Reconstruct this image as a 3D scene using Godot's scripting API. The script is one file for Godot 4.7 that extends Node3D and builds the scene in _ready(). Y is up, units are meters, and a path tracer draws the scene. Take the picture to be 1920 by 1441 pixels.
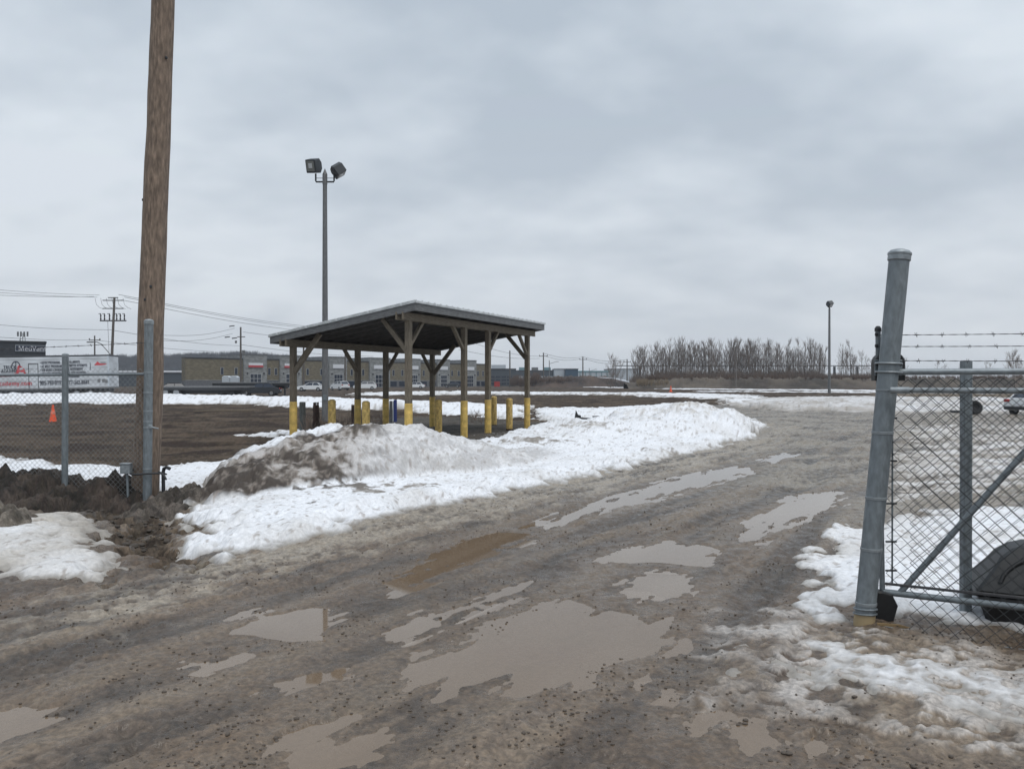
extends Node3D
# A muddy, half-thawed yard entrance under an overcast sky.

const PUD_0 := [-0.63, -4.15, -0.50, -4.54, -0.21, -4.95, 0.11, -5.49, 0.47, -5.91, 0.62, -5.80, 0.40, -5.30, 0.62, -5.55, 0.85, -5.80, 1.02, -5.36, 1.00, -4.85, 0.87, -4.39, 0.71, -4.15, 0.68, -3.86, 0.44, -3.94, 0.19, -3.99, -0.06, -4.06, -0.30, -3.94]
const PUD_1 := [0.81, -6.92, 1.16, -7.43, 1.60, -7.68, 1.97, -7.36, 1.78, -6.76, 1.51, -6.60, 1.11, -6.64]
const PUD_2 := [0.91, -6.23, 1.23, -6.45, 1.48, -6.28, 1.29, -5.80, 1.00, -5.66, 0.77, -5.86]
const PUD_3 := [-1.03, -6.11, -0.76, -6.88, -0.33, -8.00, 0.15, -8.50, 0.41, -8.38, 0.22, -7.86, -0.20, -7.27, -0.58, -6.40, -0.87, -5.80]
const PUD_4 := [-1.93, -4.49, -1.86, -4.95, -1.82, -5.36, -1.51, -5.42, -1.06, -5.18, -1.11, -4.75, -1.41, -4.60, -1.62, -4.39]
const PUD_5 := [-2.79, -3.72, -2.55, -3.82, -2.24, -3.78, -2.16, -3.56, -2.26, -3.39, -2.42, -3.22]
const PUD_6 := [-1.47, -4.02, -1.36, -4.24, -0.99, -4.21, -1.03, -4.01, -1.23, -3.94]
const PUD_7 := [-1.07, -3.27, -1.03, -3.54, -0.81, -3.66, -0.75, -3.49, -0.55, -3.44, -0.60, -3.22, -0.78, -3.13]
const PUD_8 := [0.79, -4.11, 0.90, -3.94, 1.11, -3.62, 1.26, -3.49, 1.50, -3.51, 1.52, -3.29, 1.29, -3.31, 1.00, -3.36, 0.85, -3.62]
const PUD_9 := [0.15, -8.53, 0.67, -9.60, 1.41, -10.72, 3.05, -13.32, 4.33, -14.68, 4.46, -13.96, 2.60, -11.35, 1.27, -9.60, 0.59, -8.53]
const PUD_10 := [2.33, -8.08, 3.04, -9.40, 3.94, -10.72, 4.72, -11.24, 4.48, -10.33, 3.20, -8.69, 2.41, -7.55]
const PUD_11 := [-0.83, -4.95, -0.59, -5.30, -0.28, -5.72, 0.00, -6.06, 0.17, -6.11, -0.12, -5.58, -0.39, -5.12, -0.67, -4.80]
const PUD_12 := [-2.00, -4.31, -1.76, -4.52, -1.57, -4.43, -1.73, -4.21]
const PUD_13 := [5.06, -15.67, 6.14, -17.32, 6.40, -17.07, 5.12, -15.06]
const SNOW_MAIN := [-4.23, -9.48, -3.48, -8.08, -3.36, -7.46, -2.84, -6.96, -2.56, -6.84, -2.23, -7.31, -1.77, -7.94, -1.02, -9.22, 0.00, -10.82, 1.23, -12.66, 2.82, -15.06, 4.52, -17.59, 7.30, -22.37, 9.15, -27.11, 11.20, -38.40, 12.60, -49.02, 12.19, -54.86, 8.00, -48.00, 5.02, -45.18, 2.77, -44.31, 1.28, -46.08, 0.89, -32.00, 2.04, -28.80, 1.66, -26.48, 0.40, -23.04, -0.43, -20.57, -1.06, -19.04, -2.02, -18.14, -3.01, -19.69, -4.11, -21.94, -5.12, -23.04, -5.53, -21.53, -5.38, -18.43, -5.37, -16.11, -5.50, -14.68, -4.93, -12.13]
const SNOW_LEFT := [-8.07, -10.02, -6.45, -9.68, -5.66, -9.48, -5.20, -9.72, -4.68, -8.86, -4.19, -8.32, -3.92, -7.68, -3.42, -7.05, -3.00, -6.40, -2.87, -5.92, -3.22, -5.95, -3.47, -5.95, -3.76, -6.02, -4.03, -6.05, -4.95, -6.14]
const SNOW_VERGE := [-14.72, -16.82, -10.45, -15.67, -8.35, -14.49, -7.03, -13.96, -6.52, -14.22, -5.72, -15.26, -5.89, -17.32, -4.75, -13.17, -4.46, -10.97, -4.56, -10.33, -5.67, -11.35, -7.13, -11.94, -11.20, -12.80]
const SNOW_SLAB := [-57.60, -65.83, -46.55, -69.82, -45.79, -79.45, -42.07, -85.33, -28.80, -76.80, -18.16, -62.27, -15.57, -62.27, -12.80, -65.83, -9.08, -62.27, -3.51, -56.20, 1.36, -49.02, 0.90, -32.45, -1.48, -35.45, -4.85, -37.77, -6.64, -43.47, -9.48, -42.67, -12.55, -45.18, -18.98, -53.58, -24.56, -53.58, -32.39, -56.20, -33.45, -52.36, -44.80, -51.20]
const SNOW_BAR := [-8.40, -22.81, -8.00, -24.00, -7.03, -25.32, -6.13, -24.51, -6.27, -22.59, -7.38, -22.15]
const SNOW_DRIFT := [-21.82, -104.73, -5.05, -121.26, 11.20, -115.20, 22.10, -109.71, 29.44, -92.16, 25.21, -69.82, 17.17, -56.20, 17.00, -72.00, 11.69, -88.62, -3.84, -92.16, -17.78, -85.33]
const SNOW_HEAP := [16.43, -62.27, 22.00, -72.00, 29.79, -79.45, 37.52, -79.45, 44.80, -76.80, 52.85, -69.82, 32.91, -43.47, 26.35, -45.18, 21.33, -45.18, 20.43, -49.02, 16.98, -47.02, 15.64, -51.20]
const SNOW_GATE := [4.33, -9.18, 4.87, -9.48, 5.72, -9.80, 8.11, -10.24, 3.76, -4.75, 3.02, -4.89, 2.42, -4.98, 2.33, -5.15, 2.03, -5.04, 1.93, -5.53, 2.42, -6.64, 3.38, -8.32]
const SNOW_FRONT := [1.53, -4.83, 1.82, -5.04, 2.03, -4.87, 2.24, -4.75, 2.40, -4.54, 2.57, -4.41, 2.71, -4.24, 3.14, -3.97, 2.70, -3.41, 2.08, -3.36, 1.90, -3.46, 1.70, -3.54, 1.51, -3.62, 1.33, -3.75, 1.15, -3.91, 1.34, -4.19, 1.51, -4.39, 1.38, -4.52]
const SNOW_BIT := [1.22, -4.49, 1.43, -4.72, 1.49, -4.65, 1.37, -4.39, 1.21, -4.31]
const SNOW_STREAKS := [15.32, -32.45, 20.06, -34.39, 27.22, -34.39, 8.18, -10.33, 5.77, -9.89, 4.40, -9.33, 3.55, -8.38, 4.92, -11.24, 7.28, -15.89]
const SNOW_STRIP := [10.53, -303.16, 36.92, -177.23, 65.94, -139.64, 92.44, -128.00, 83.20, -115.20, 58.49, -123.87, 32.88, -157.81, 9.30, -267.91]
const SNOW_STRIPE := [30.22, -128.00, 53.86, -114.06, 75.64, -104.73, 69.33, -96.00, 50.37, -106.67, 28.19, -119.38]
const SLUSH_EDGE := [-3.16, -5.06, -3.22, -5.72, -2.82, -6.06, -3.10, -6.88, -2.74, -7.31, -1.86, -8.38, 0.00, -11.82, 3.20, -17.07, 9.40, -28.80, 10.16, -27.11, 6.96, -20.03, 3.70, -14.40, 1.52, -11.52, 0.00, -9.48, -0.90, -8.08, -1.59, -7.13, -1.94, -6.64, -2.34, -6.23, -2.50, -5.72, -2.73, -5.04]
const SLUSH_ROAD := [12.94, -49.02, 22.20, -47.02, 36.07, -41.89, 7.49, -8.69, 3.91, -8.53, 3.92, -9.40, 3.87, -10.72, 3.13, -10.72, 5.21, -17.07, 9.22, -27.11]
const SLUSH_FRONT := [1.45, -4.95, 1.85, -5.12, 2.29, -4.85, 2.92, -4.47, 3.45, -4.01, 2.59, -3.01, 1.91, -3.27, 1.52, -3.41, 1.31, -3.63, 1.15, -3.94, 1.13, -4.39]
const DITCH := [-9.77, -12.13, -8.08, -12.13, -5.94, -10.97, -4.58, -10.47, -4.11, -9.40, -3.54, -7.94, -3.08, -7.20, -3.04, -6.64, -3.19, -6.68, -3.77, -7.43, -4.43, -8.53, -5.40, -9.60, -7.90, -9.80]
const LOT := [-16.81, -13.02, -8.78, -13.17, -5.85, -11.70, -5.57, -14.86, -5.60, -19.20, -3.38, -18.73, -0.85, -20.39, 2.00, -28.80, 4.23, -43.47, 19.03, -62.27, 40.30, -85.33, 155.43, -329.14, -425.14, -329.14]
const PAD := [-4.38, -19.69, -1.97, -17.72, -0.42, -20.39, 1.98, -27.11, 1.66, -29.92, 0.00, -31.56, -3.20, -35.45, -4.78, -34.39, -6.40, -27.11]

var nlow := FastNoiseLite.new()
var nmid := FastNoiseLite.new()
var nfine := FastNoiseLite.new()
var nsoft := FastNoiseLite.new()
var ncell := FastNoiseLite.new()
var rng := RandomNumberGenerator.new()
var used := {}
var M := {}
var puddles := []      # [points, level, bounds]
var tints := {}
var s_h := 0.0         # what a sampler hands back: height, colour, thickness
var s_c := Color.WHITE
var s_t := 1.0


# ---------------------------------------------------------------- mesh building
class MB:
	var v := PackedVector3Array()
	var n := PackedVector3Array()
	var uv := PackedVector2Array()
	var idx := PackedInt32Array()

	func vert(p: Vector3, nn: Vector3, t := Vector2.ZERO) -> int:
		v.append(p); n.append(nn); uv.append(t)
		return v.size() - 1

	func face(a: int, b: int, c: int) -> void:      # turned so that its front agrees with its normals
		var g := (v[b] - v[a]).cross(v[c] - v[a])
		if g.dot(n[a] + n[b] + n[c]) > 0.0:
			idx.append(a); idx.append(c); idx.append(b)
		else:
			idx.append(a); idx.append(b); idx.append(c)

	func tri(a: Vector3, b: Vector3, c: Vector3, out: Vector3) -> void:
		var nn := (b - a).cross(c - a).normalized()
		if nn.dot(out) < 0.0: nn = -nn
		face(vert(a, nn), vert(b, nn), vert(c, nn))

	func quad(a: Vector3, b: Vector3, c: Vector3, d: Vector3, out: Vector3) -> void:
		var nn := (c - a).cross(d - b).normalized()
		if nn.dot(out) < 0.0: nn = -nn
		var i := vert(a, nn, Vector2(0, 0))
		vert(b, nn, Vector2(1, 0)); vert(c, nn, Vector2(1, 1)); vert(d, nn, Vector2(0, 1))
		face(i, i + 1, i + 2); face(i, i + 2, i + 3)

	func box(c: Vector3, s: Vector3, bevel := 0.0, xf := Transform3D()) -> void:
		var h := s * 0.5
		var b: float = minf(bevel, minf(h.x, minf(h.y, h.z)) * 0.9)
		var o := xf * c
		for ax in 3:
			for sg in [-1.0, 1.0]:
				var p := []
				for k in [[-1, -1], [1, -1], [1, 1], [-1, 1]]:
					var q := Vector3()
					q[ax] = sg * h[ax]
					q[(ax + 1) % 3] = k[0] * (h[(ax + 1) % 3] - b)
					q[(ax + 2) % 3] = k[1] * (h[(ax + 2) % 3] - b)
					p.append(xf * (c + q))
				quad(p[0], p[1], p[2], p[3], (p[0] + p[2]) * 0.5 - o)
		if b <= 0.0: return
		for ax in 3:
			var a1 := (ax + 1) % 3
			var a2 := (ax + 2) % 3
			for k in [[-1, -1], [1, -1], [1, 1], [-1, 1]]:
				var p := []
				for e in [[-1, 0], [1, 0], [1, 1], [-1, 1]]:
					var q := Vector3()
					q[ax] = e[0] * (h[ax] - b)
					q[a1] = k[0] * (h[a1] - (b if e[1] == 1 else 0.0))
					q[a2] = k[1] * (h[a2] - (0.0 if e[1] == 1 else b))
					p.append(xf * (c + q))
				quad(p[0], p[1], p[2], p[3], (p[0] + p[2]) * 0.5 - o)
		for x in [-1, 1]:
			for y in [-1, 1]:
				for z in [-1, 1]:
					var e := Vector3(x, y, z)
					var f := Vector3(b, b, b)
					var p1 := c + e * (h - Vector3(0, f.y, f.z))
					var p2 := c + e * (h - Vector3(f.x, 0, f.z))
					var p3 := c + e * (h - Vector3(f.x, f.y, 0))
					tri(xf * p1, xf * p2, xf * p3, xf.basis * e)

	func tube(pts: Array, radii: Variant, sides := 8, caps := true) -> void:
		var rings := []
		var count := pts.size()
		var side := Vector3.ZERO
		for i in count:
			var d: Vector3 = (pts[mini(i + 1, count - 1)] - pts[maxi(i - 1, 0)]).normalized()
			if side == Vector3.ZERO or absf(side.dot(d)) > 0.95:
				side = d.cross(Vector3(0, 0, 1) if absf(d.z) < 0.9 else Vector3.RIGHT).normalized()
			side = (side - d * side.dot(d)).normalized()
			var up := d.cross(side)
			var r: float = radii[i] if radii is Array else radii
			var first := v.size()
			for k in sides + 1:
				var a := TAU * k / sides
				var o := side * cos(a) + up * sin(a)
				vert(pts[i] + o * r, o, Vector2(float(k) / sides, float(i) / maxi(count - 1, 1)))
			rings.append(first)
		for i in count - 1:
			for k in sides:
				var a: int = rings[i] + k
				var b: int = rings[i + 1] + k
				face(a, a + 1, b + 1); face(a, b + 1, b)
		if caps:
			for e in [0, count - 1]:
				var d: Vector3 = (pts[1] - pts[0]).normalized() * -1.0 if e == 0 else (pts[count - 1] - pts[count - 2]).normalized()
				var mid := vert(pts[e], d)
				var f := v.size()
				for k in sides + 1: vert(v[rings[e] + k], d)
				for k in sides: face(mid, f + k, f + k + 1)

	func lathe(profile: Array, sides := 20, xf := Transform3D()) -> void:   # profile of (radius, height), bottom to top
		for i in profile.size() - 1:
			var p: Vector2 = profile[i]
			var q: Vector2 = profile[i + 1]
			var s := Vector2(q.y - p.y, p.x - q.x).normalized()
			var f := v.size()
			for k in sides + 1:
				var a := TAU * k / sides
				var o := Vector3(cos(a), 0, sin(a))
				var nn := (xf.basis * (o * s.x + Vector3.UP * s.y)).normalized()
				vert(xf * (o * p.x + Vector3.UP * p.y), nn, Vector2(float(k) / sides, p.y))
				vert(xf * (o * q.x + Vector3.UP * q.y), nn, Vector2(float(k) / sides, q.y))
			for k in sides:
				face(f + k * 2, f + k * 2 + 2, f + k * 2 + 3)
				face(f + k * 2, f + k * 2 + 3, f + k * 2 + 1)

	func prism(pts: Array, half: float, bevel := 0.0, top_in := 0.0, xf := Transform3D()) -> void:  # outline in (z, y), width along x; top_in narrows it upwards
		var mid := Vector2.ZERO
		var lo := 1e9
		var hi := -1e9
		for p in pts:
			mid += p / pts.size(); lo = minf(lo, p.y); hi = maxf(hi, p.y)
		var count := pts.size()
		var rings := []
		for s in [[-1.0, 0.0, 1.0], [-1.0, 1.0, 0.0], [1.0, 1.0, 0.0], [1.0, 0.0, 1.0]]:
			var ring := []
			for p in pts:
				var q: Vector2 = p + (mid - p).normalized() * bevel * s[2]
				var w: float = half - (0.0 if s[2] == 1.0 else bevel) - top_in * (p.y - lo) / maxf(hi - lo, 0.001)
				ring.append(xf * Vector3(s[0] * w, q.y, q.x))
			rings.append(ring)
		var c := xf * Vector3(0, mid.y, mid.x)
		for r in 3:
			for i in count:
				var j := (i + 1) % count
				var e: Vector2 = pts[j] - pts[i]
				var nn := Vector2(e.y, -e.x)
				if nn.dot((pts[i] + pts[j]) * 0.5 - mid) < 0.0: nn = -nn
				var o := xf.basis * Vector3([-0.7, 0.0, 0.7][r] * nn.length(), nn.y, nn.x)
				quad(rings[r][i], rings[r][j], rings[r + 1][j], rings[r + 1][i], o)
		var flat := Geometry2D.triangulate_polygon(PackedVector2Array(pts))
		for e in [0, 3]:
			for k in range(0, flat.size(), 3):
				tri(rings[e][flat[k]], rings[e][flat[k + 1]], rings[e][flat[k + 2]], xf.basis * Vector3(-1 if e == 0 else 1, 0, 0))

	func mesh() -> ArrayMesh:
		var arr := []
		arr.resize(Mesh.ARRAY_MAX)
		arr[Mesh.ARRAY_VERTEX] = v
		arr[Mesh.ARRAY_NORMAL] = n
		arr[Mesh.ARRAY_TEX_UV] = uv
		arr[Mesh.ARRAY_INDEX] = idx
		var m := ArrayMesh.new()
		m.add_surface_from_arrays(Mesh.PRIMITIVE_TRIANGLES, arr)
		return m


func numbered(called: String) -> String:
	var c: int = used.get(called, 0)
	used[called] = c + 1
	return called if c == 0 else "%s_%03d" % [called, c]


func piece_name(parent: Node, called: String) -> String:
	if not parent.has_node(called): return called
	var k := 1
	while parent.has_node("%s_%03d" % [called, k]): k += 1
	return "%s_%03d" % [called, k]


func tag(o: Node3D, label: String, category: String, group := "") -> Node3D:
	o.set_meta("label", label); o.set_meta("category", category)
	if group: o.set_meta("group", group)
	return o


func thing(called: String, label: String, category: String, at := Vector3.ZERO, turn := 0.0, group := "") -> Node3D:
	var o := Node3D.new()
	o.name = numbered(called)
	o.position = at; o.rotation.y = turn
	add_child(o, true)
	tag(o, label, category, group)
	return o


func part(called: String, mesh: Variant, mat: Material, parent: Node = null) -> MeshInstance3D:
	var o := MeshInstance3D.new()
	o.mesh = mesh.mesh() if mesh is MB else mesh
	o.material_override = mat
	if parent == null or parent == self:
		o.name = numbered(called)
		add_child(o, true)
	else:
		o.name = piece_name(parent, called)
		parent.add_child(o, true)
	return o


func dup(src: Node3D, called: String, at: Vector3, turn := 0.0, size := Vector3.ONE) -> Node3D:
	var o := src.duplicate()
	o.name = numbered(called)
	o.position = at; o.rotation = Vector3(0, turn, 0); o.scale = size
	add_child(o, true)
	return o


func struct(o: Node3D) -> Node3D:
	o.set_meta("kind", "structure")
	return o


func bx(called: String, c: Vector3, s: Vector3, mat: Material, parent: Node, bevel := 0.0) -> MeshInstance3D:
	var b := MB.new()
	b.box(Vector3.ZERO, s, bevel)
	var o := part(called, b, mat, parent)
	o.position = c
	return o


func pipe(called: String, a: Vector3, b: Vector3, r: float, mat: Material, parent: Node, sides := 14) -> MeshInstance3D:
	var m := MB.new()
	m.tube([a, b], r, sides)
	return part(called, m, mat, parent)


func beam(called: String, a: Vector3, b: Vector3, w: float, h: float, mat: Material, parent: Node, side := Vector3.ZERO) -> MeshInstance3D:
	# a timber along its own y axis, so that the grain follows it; w across, h along «side»
	var y := (b - a).normalized()
	var z := side if side != Vector3.ZERO else (Vector3.UP if absf(y.y) < 0.9 else Vector3.BACK)
	z = (z - y * z.dot(y)).normalized()
	var m := MB.new()
	m.box(Vector3.ZERO, Vector3(w, (b - a).length(), h), 0.008)
	var o := part(called, m, mat, parent)
	o.transform = Transform3D(Basis(y.cross(z), y, z), (a + b) * 0.5)
	return o


# ---------------------------------------------------------------- materials
func paint(r: float, g: float, b: float, rough := 0.7, metal := 0.0) -> StandardMaterial3D:
	var m := StandardMaterial3D.new()
	m.albedo_color = Color(r, g, b).linear_to_srgb()
	m.roughness = rough; m.metallic = metal
	return m


func noise_tex(size: int, freq: float, octaves: int, dark: float, light: float, noise_seed: int, kind := FastNoiseLite.TYPE_SIMPLEX_SMOOTH) -> NoiseTexture2D:
	var t := NoiseTexture2D.new()
	var f := FastNoiseLite.new()
	f.noise_type = kind; f.seed = noise_seed; f.frequency = freq
	f.fractal_type = FastNoiseLite.FRACTAL_FBM; f.fractal_octaves = octaves; f.fractal_gain = 0.6
	t.noise = f; t.width = size; t.height = size; t.seamless = true
	var ramp := Gradient.new()
	ramp.set_color(0, Color(dark, dark, dark)); ramp.set_color(1, Color(light, light, light))
	t.color_ramp = ramp
	return t


func grained(m: StandardMaterial3D, tex: Texture2D, scale: Vector3, relief := 0.0, height: Texture2D = null) -> StandardMaterial3D:
	m.albedo_texture = tex
	m.uv1_triplanar = true; m.uv1_scale = scale
	if relief > 0.0:
		m.heightmap_enabled = true; m.heightmap_texture = height if height else tex; m.heightmap_scale = relief
	return m


func materials() -> void:
	var grain := noise_tex(512, 0.02, 5, 0.5, 1.0, 3)
	var soft := noise_tex(512, 0.012, 4, 0.72, 1.0, 5)
	var blotch := noise_tex(512, 0.008, 5, 0.35, 1.0, 9)
	M.timber = grained(paint(0.26, 0.218, 0.163, 0.85), grain, Vector3(7, 0.35, 7), 0.5)
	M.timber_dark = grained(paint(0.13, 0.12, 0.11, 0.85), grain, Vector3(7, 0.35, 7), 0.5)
	M.timber_grey = grained(paint(0.24, 0.245, 0.25, 0.85), grain, Vector3(7, 0.35, 7), 0.5)
	M.pole_wood = grained(paint(0.34, 0.255, 0.195, 0.85), noise_tex(1024, 0.014, 6, 0.48, 1.02, 21), Vector3(1.5, 0.26, 1.5), 0.9)
	M.galv = grained(paint(0.245, 0.28, 0.302, 0.5, 0.35), noise_tex(512, 0.016, 5, 0.74, 1.02, 61), Vector3(3, 0.9, 3))
	M.galv_bright = grained(paint(0.36, 0.40, 0.425, 0.42, 0.4), soft, Vector3(3, 3, 3))
	M.mesh_wire = paint(0.05, 0.054, 0.057, 0.6, 0.2)
	M.mesh_wire_far = paint(0.26, 0.275, 0.28, 0.5, 0.4)
	M.wire = paint(0.06, 0.06, 0.065, 0.7)
	M.cable = paint(0.13, 0.14, 0.15, 0.8)
	M.black = grained(paint(0.012, 0.0125, 0.014, 0.5), soft, Vector3(3, 3, 3))
	M.tub = grained(paint(0.026, 0.029, 0.032, 0.55), soft, Vector3(2, 2, 2))
	M.yellow = grained(paint(0.80, 0.55, 0.15, 0.55), noise_tex(512, 0.01, 5, 0.7, 1.05, 13), Vector3(1.5, 0.8, 1.5))
	M.yellow_worn = grained(paint(0.80, 0.56, 0.18, 0.6), noise_tex(512, 0.013, 5, 0.55, 1.05, 14), Vector3(1.5, 0.8, 1.5))
	M.rust = grained(paint(0.09, 0.045, 0.025, 0.9), blotch, Vector3(4, 4, 4))
	M.roof_trim = grained(paint(0.62, 0.65, 0.66, 0.45), soft, Vector3(1, 1, 1))
	M.roof_sheet = grained(paint(0.42, 0.45, 0.46, 0.45, 0.2), soft, Vector3(1, 1, 1))
	M.lamp_grey = grained(paint(0.19, 0.195, 0.20, 0.6), soft, Vector3(2, 0.5, 2))
	M.lamp_head = paint(0.035, 0.04, 0.045, 0.5)
	M.lens = paint(0.20, 0.21, 0.20, 0.15)
	M.lens_light = paint(0.55, 0.57, 0.58, 0.15)
	M.white = grained(paint(0.55, 0.575, 0.60, 0.5), noise_tex(512, 0.006, 4, 0.82, 1.0, 31), Vector3(0.15, 0.5, 0.15))
	M.trim_dark = paint(0.03, 0.032, 0.036, 0.6)
	M.ink = paint(0.03, 0.035, 0.05, 0.7)
	M.red_ink = paint(0.42, 0.05, 0.06, 0.6)
	M.pale_ink = paint(0.62, 0.64, 0.68, 0.6)
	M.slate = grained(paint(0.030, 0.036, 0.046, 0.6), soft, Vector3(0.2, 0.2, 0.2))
	M.navy = paint(0.012, 0.018, 0.045, 0.5)
	M.tan = grained(paint(0.20, 0.172, 0.115, 0.85), soft, Vector3(0.12, 0.3, 0.12))
	M.concrete = grained(paint(0.30, 0.31, 0.31, 0.85), soft, Vector3(0.12, 0.2, 0.12))
	M.stone = grained(paint(0.16, 0.165, 0.18, 0.85), soft, Vector3(0.5, 0.5, 0.5))
	M.glass = paint(0.015, 0.022, 0.038, 0.12)
	M.frame = paint(0.38, 0.39, 0.40, 0.6)
	M.tyre = paint(0.012, 0.012, 0.013, 0.8)
	M.rim = paint(0.30, 0.31, 0.32, 0.4, 0.6)
	M.car_black = paint(0.012, 0.014, 0.018, 0.25)
	M.car_white = paint(0.62, 0.64, 0.66, 0.25)
	M.car_grey = paint(0.16, 0.17, 0.18, 0.3)
	M.tail = paint(0.35, 0.02, 0.015, 0.3)
	M.cone = paint(0.80, 0.10, 0.03, 0.55)
	M.cone_band = paint(0.80, 0.22, 0.14, 0.5)
	M.blue = paint(0.016, 0.03, 0.14, 0.6)
	M.bark = grained(paint(0.19, 0.168, 0.15, 0.9), grain, Vector3(2, 0.3, 2))
	M.twig = paint(0.155, 0.12, 0.098, 0.9)
	M.twig_red = paint(0.13, 0.088, 0.066, 0.9)
	M.reed = paint(0.24, 0.185, 0.12, 0.9)
	M.far_wood = paint(0.075, 0.07, 0.072, 0.95)
	M.teal = paint(0.14, 0.24, 0.27, 0.6)
	M.pale_wall = paint(0.42, 0.46, 0.50, 0.8)
	M.blue_wall = paint(0.03, 0.065, 0.105, 0.7)
	M.dark_wall = paint(0.05, 0.062, 0.075, 0.7)
	M.plank = grained(paint(0.25, 0.20, 0.145, 0.85), grain, Vector3(5, 0.4, 5))
	M.stump = grained(paint(0.085, 0.048, 0.036, 0.9), blotch, Vector3(5, 0.6, 5), 2.0)
	M.post_grey = grained(paint(0.115, 0.125, 0.12, 0.85), grain, Vector3(4, 0.4, 4), 0.8)
	M.collar = paint(0.33, 0.25, 0.14, 0.7)
	M.pebble = paint(0.078, 0.063, 0.051, 0.8)
	M.clod = paint(0.06, 0.051, 0.043, 0.95)
	M.straw = paint(0.26, 0.18, 0.09, 0.9)
	# the soil: colour comes from its vertices (it belongs to the ground, not to the light), grain and relief from noise
	var soil := noise_tex(1024, 0.022, 6, 0.68, 1.08, 41)
	M.mud = paint(0.78, 0.725, 0.665, 1.0)
	M.mud.vertex_color_use_as_albedo = true
	M.mud.albedo_texture = soil
	M.mud.roughness_texture = noise_tex(512, 0.010, 4, 0.12, 0.72, 43)
	M.mud.heightmap_enabled = true
	M.mud.heightmap_texture = soil
	M.mud.heightmap_scale = 1.8
	M.mud.uv1_scale = Vector3(0.9, 0.9, 1)
	M.lot = M.mud.duplicate()
	M.lot.albedo_color = Color(1.0, 0.955, 0.90).linear_to_srgb()
	M.lot.roughness_texture = null
	M.lot.roughness = 0.95
	M.lot.metallic_specular = 0.25
	M.lot.heightmap_scale = 4.0
	var crust := noise_tex(1024, 0.02, 6, 0.86, 1.03, 47)
	M.snow = paint(1, 1, 1, 0.75)
	M.snow.vertex_color_use_as_albedo = true
	M.snow.albedo_texture = crust
	M.snow.heightmap_enabled = true
	M.snow.heightmap_texture = crust
	M.snow.heightmap_scale = 3.5
	M.snow.uv1_scale = Vector3(0.8, 0.8, 1)
	M.dirt = paint(1, 1, 1, 0.9)
	M.dirt.vertex_color_use_as_albedo = true
	M.dirt.albedo_texture = soil
	M.dirt.heightmap_enabled = true
	M.dirt.heightmap_texture = soil
	M.dirt.heightmap_scale = 4.0
	M.dirt.uv1_scale = Vector3(1.3, 1.3, 1)
	M.water = paint(0.25, 0.178, 0.116, 0.03)
	M.water.transparency = BaseMaterial3D.TRANSPARENCY_ALPHA
	M.water.albedo_color.a = 0.55
	M.water.metallic_specular = 0.55


# ---------------------------------------------------------------- ground
func points(flat: Array) -> PackedVector2Array:
	var p := PackedVector2Array()
	for i in range(0, flat.size(), 2): p.append(Vector2(flat[i], flat[i + 1]))
	return p


func bounds(p: PackedVector2Array, more: float) -> Rect2:
	var r := Rect2(p[0], Vector2.ZERO)
	for q in p: r = r.expand(q)
	return r.grow(more)


func inside(p: PackedVector2Array, q: Vector2) -> float:   # metres inside the outline, negative outside
	var best := 1e9
	var a := p[p.size() - 1]
	for b in p:
		var ab := b - a
		var t := clampf((q - a).dot(ab) / maxf(ab.length_squared(), 1e-9), 0.0, 1.0)
		best = minf(best, (a + ab * t).distance_squared_to(q))
		a = b
	best = sqrt(best)
	return best if Geometry2D.is_point_in_polygon(q, p) else -best


func tint(called: String, x: float, z: float, edge: float, warp := 0.0) -> float:
	var t: Array = tints[called]
	if not t[1].has_point(Vector2(x, z)): return 0.0
	return smoothstep(-edge, edge, inside(t[0], Vector2(x, z)) + (warp * nfine.get_noise_2d(x * 1.6, z * 1.6 + 20.0) if warp > 0.0 else 0.0))


# wheel tracks along the road: metres across the road, width, depth
const TRACKS := [[-5.55, 0.20, 0.022], [-5.1, 0.16, 0.018], [-4.62, 0.22, 0.026], [-3.95, 0.20, 0.024], [-3.5, 0.15, 0.016], [-3.05, 0.24, 0.028], [-2.45, 0.18, 0.020], [-1.95, 0.15, 0.016], [-1.1, 0.2, 0.014], [-0.4, 0.18, 0.012]]


func tracks(u: float, v: float) -> Vector2:   # (height, share of wet track floor)
	var h := 0.0
	var wet := 0.0
	for k in TRACKS:
		var d: float = (v - k[0] - nlow.get_noise_2d(u * 0.06 + k[0] * 3.0, k[0] * 7.0) * 0.55) / k[1]
		if absf(d) > 3.0: continue
		var on := 0.45 + 0.75 * nlow.get_noise_2d(u * 0.11 + k[0] * 13.0, k[0])
		var g := exp(-d * d)
		h += k[2] * 1.35 * clampf(on, 0.0, 1.0) * (exp(-(absf(d) - 1.5) * (absf(d) - 1.5) * 2.5) * 0.55 - g)
		wet = maxf(wet, g * clampf(on * 1.3, 0.0, 1.0))
	return Vector2(h, wet)


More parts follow.
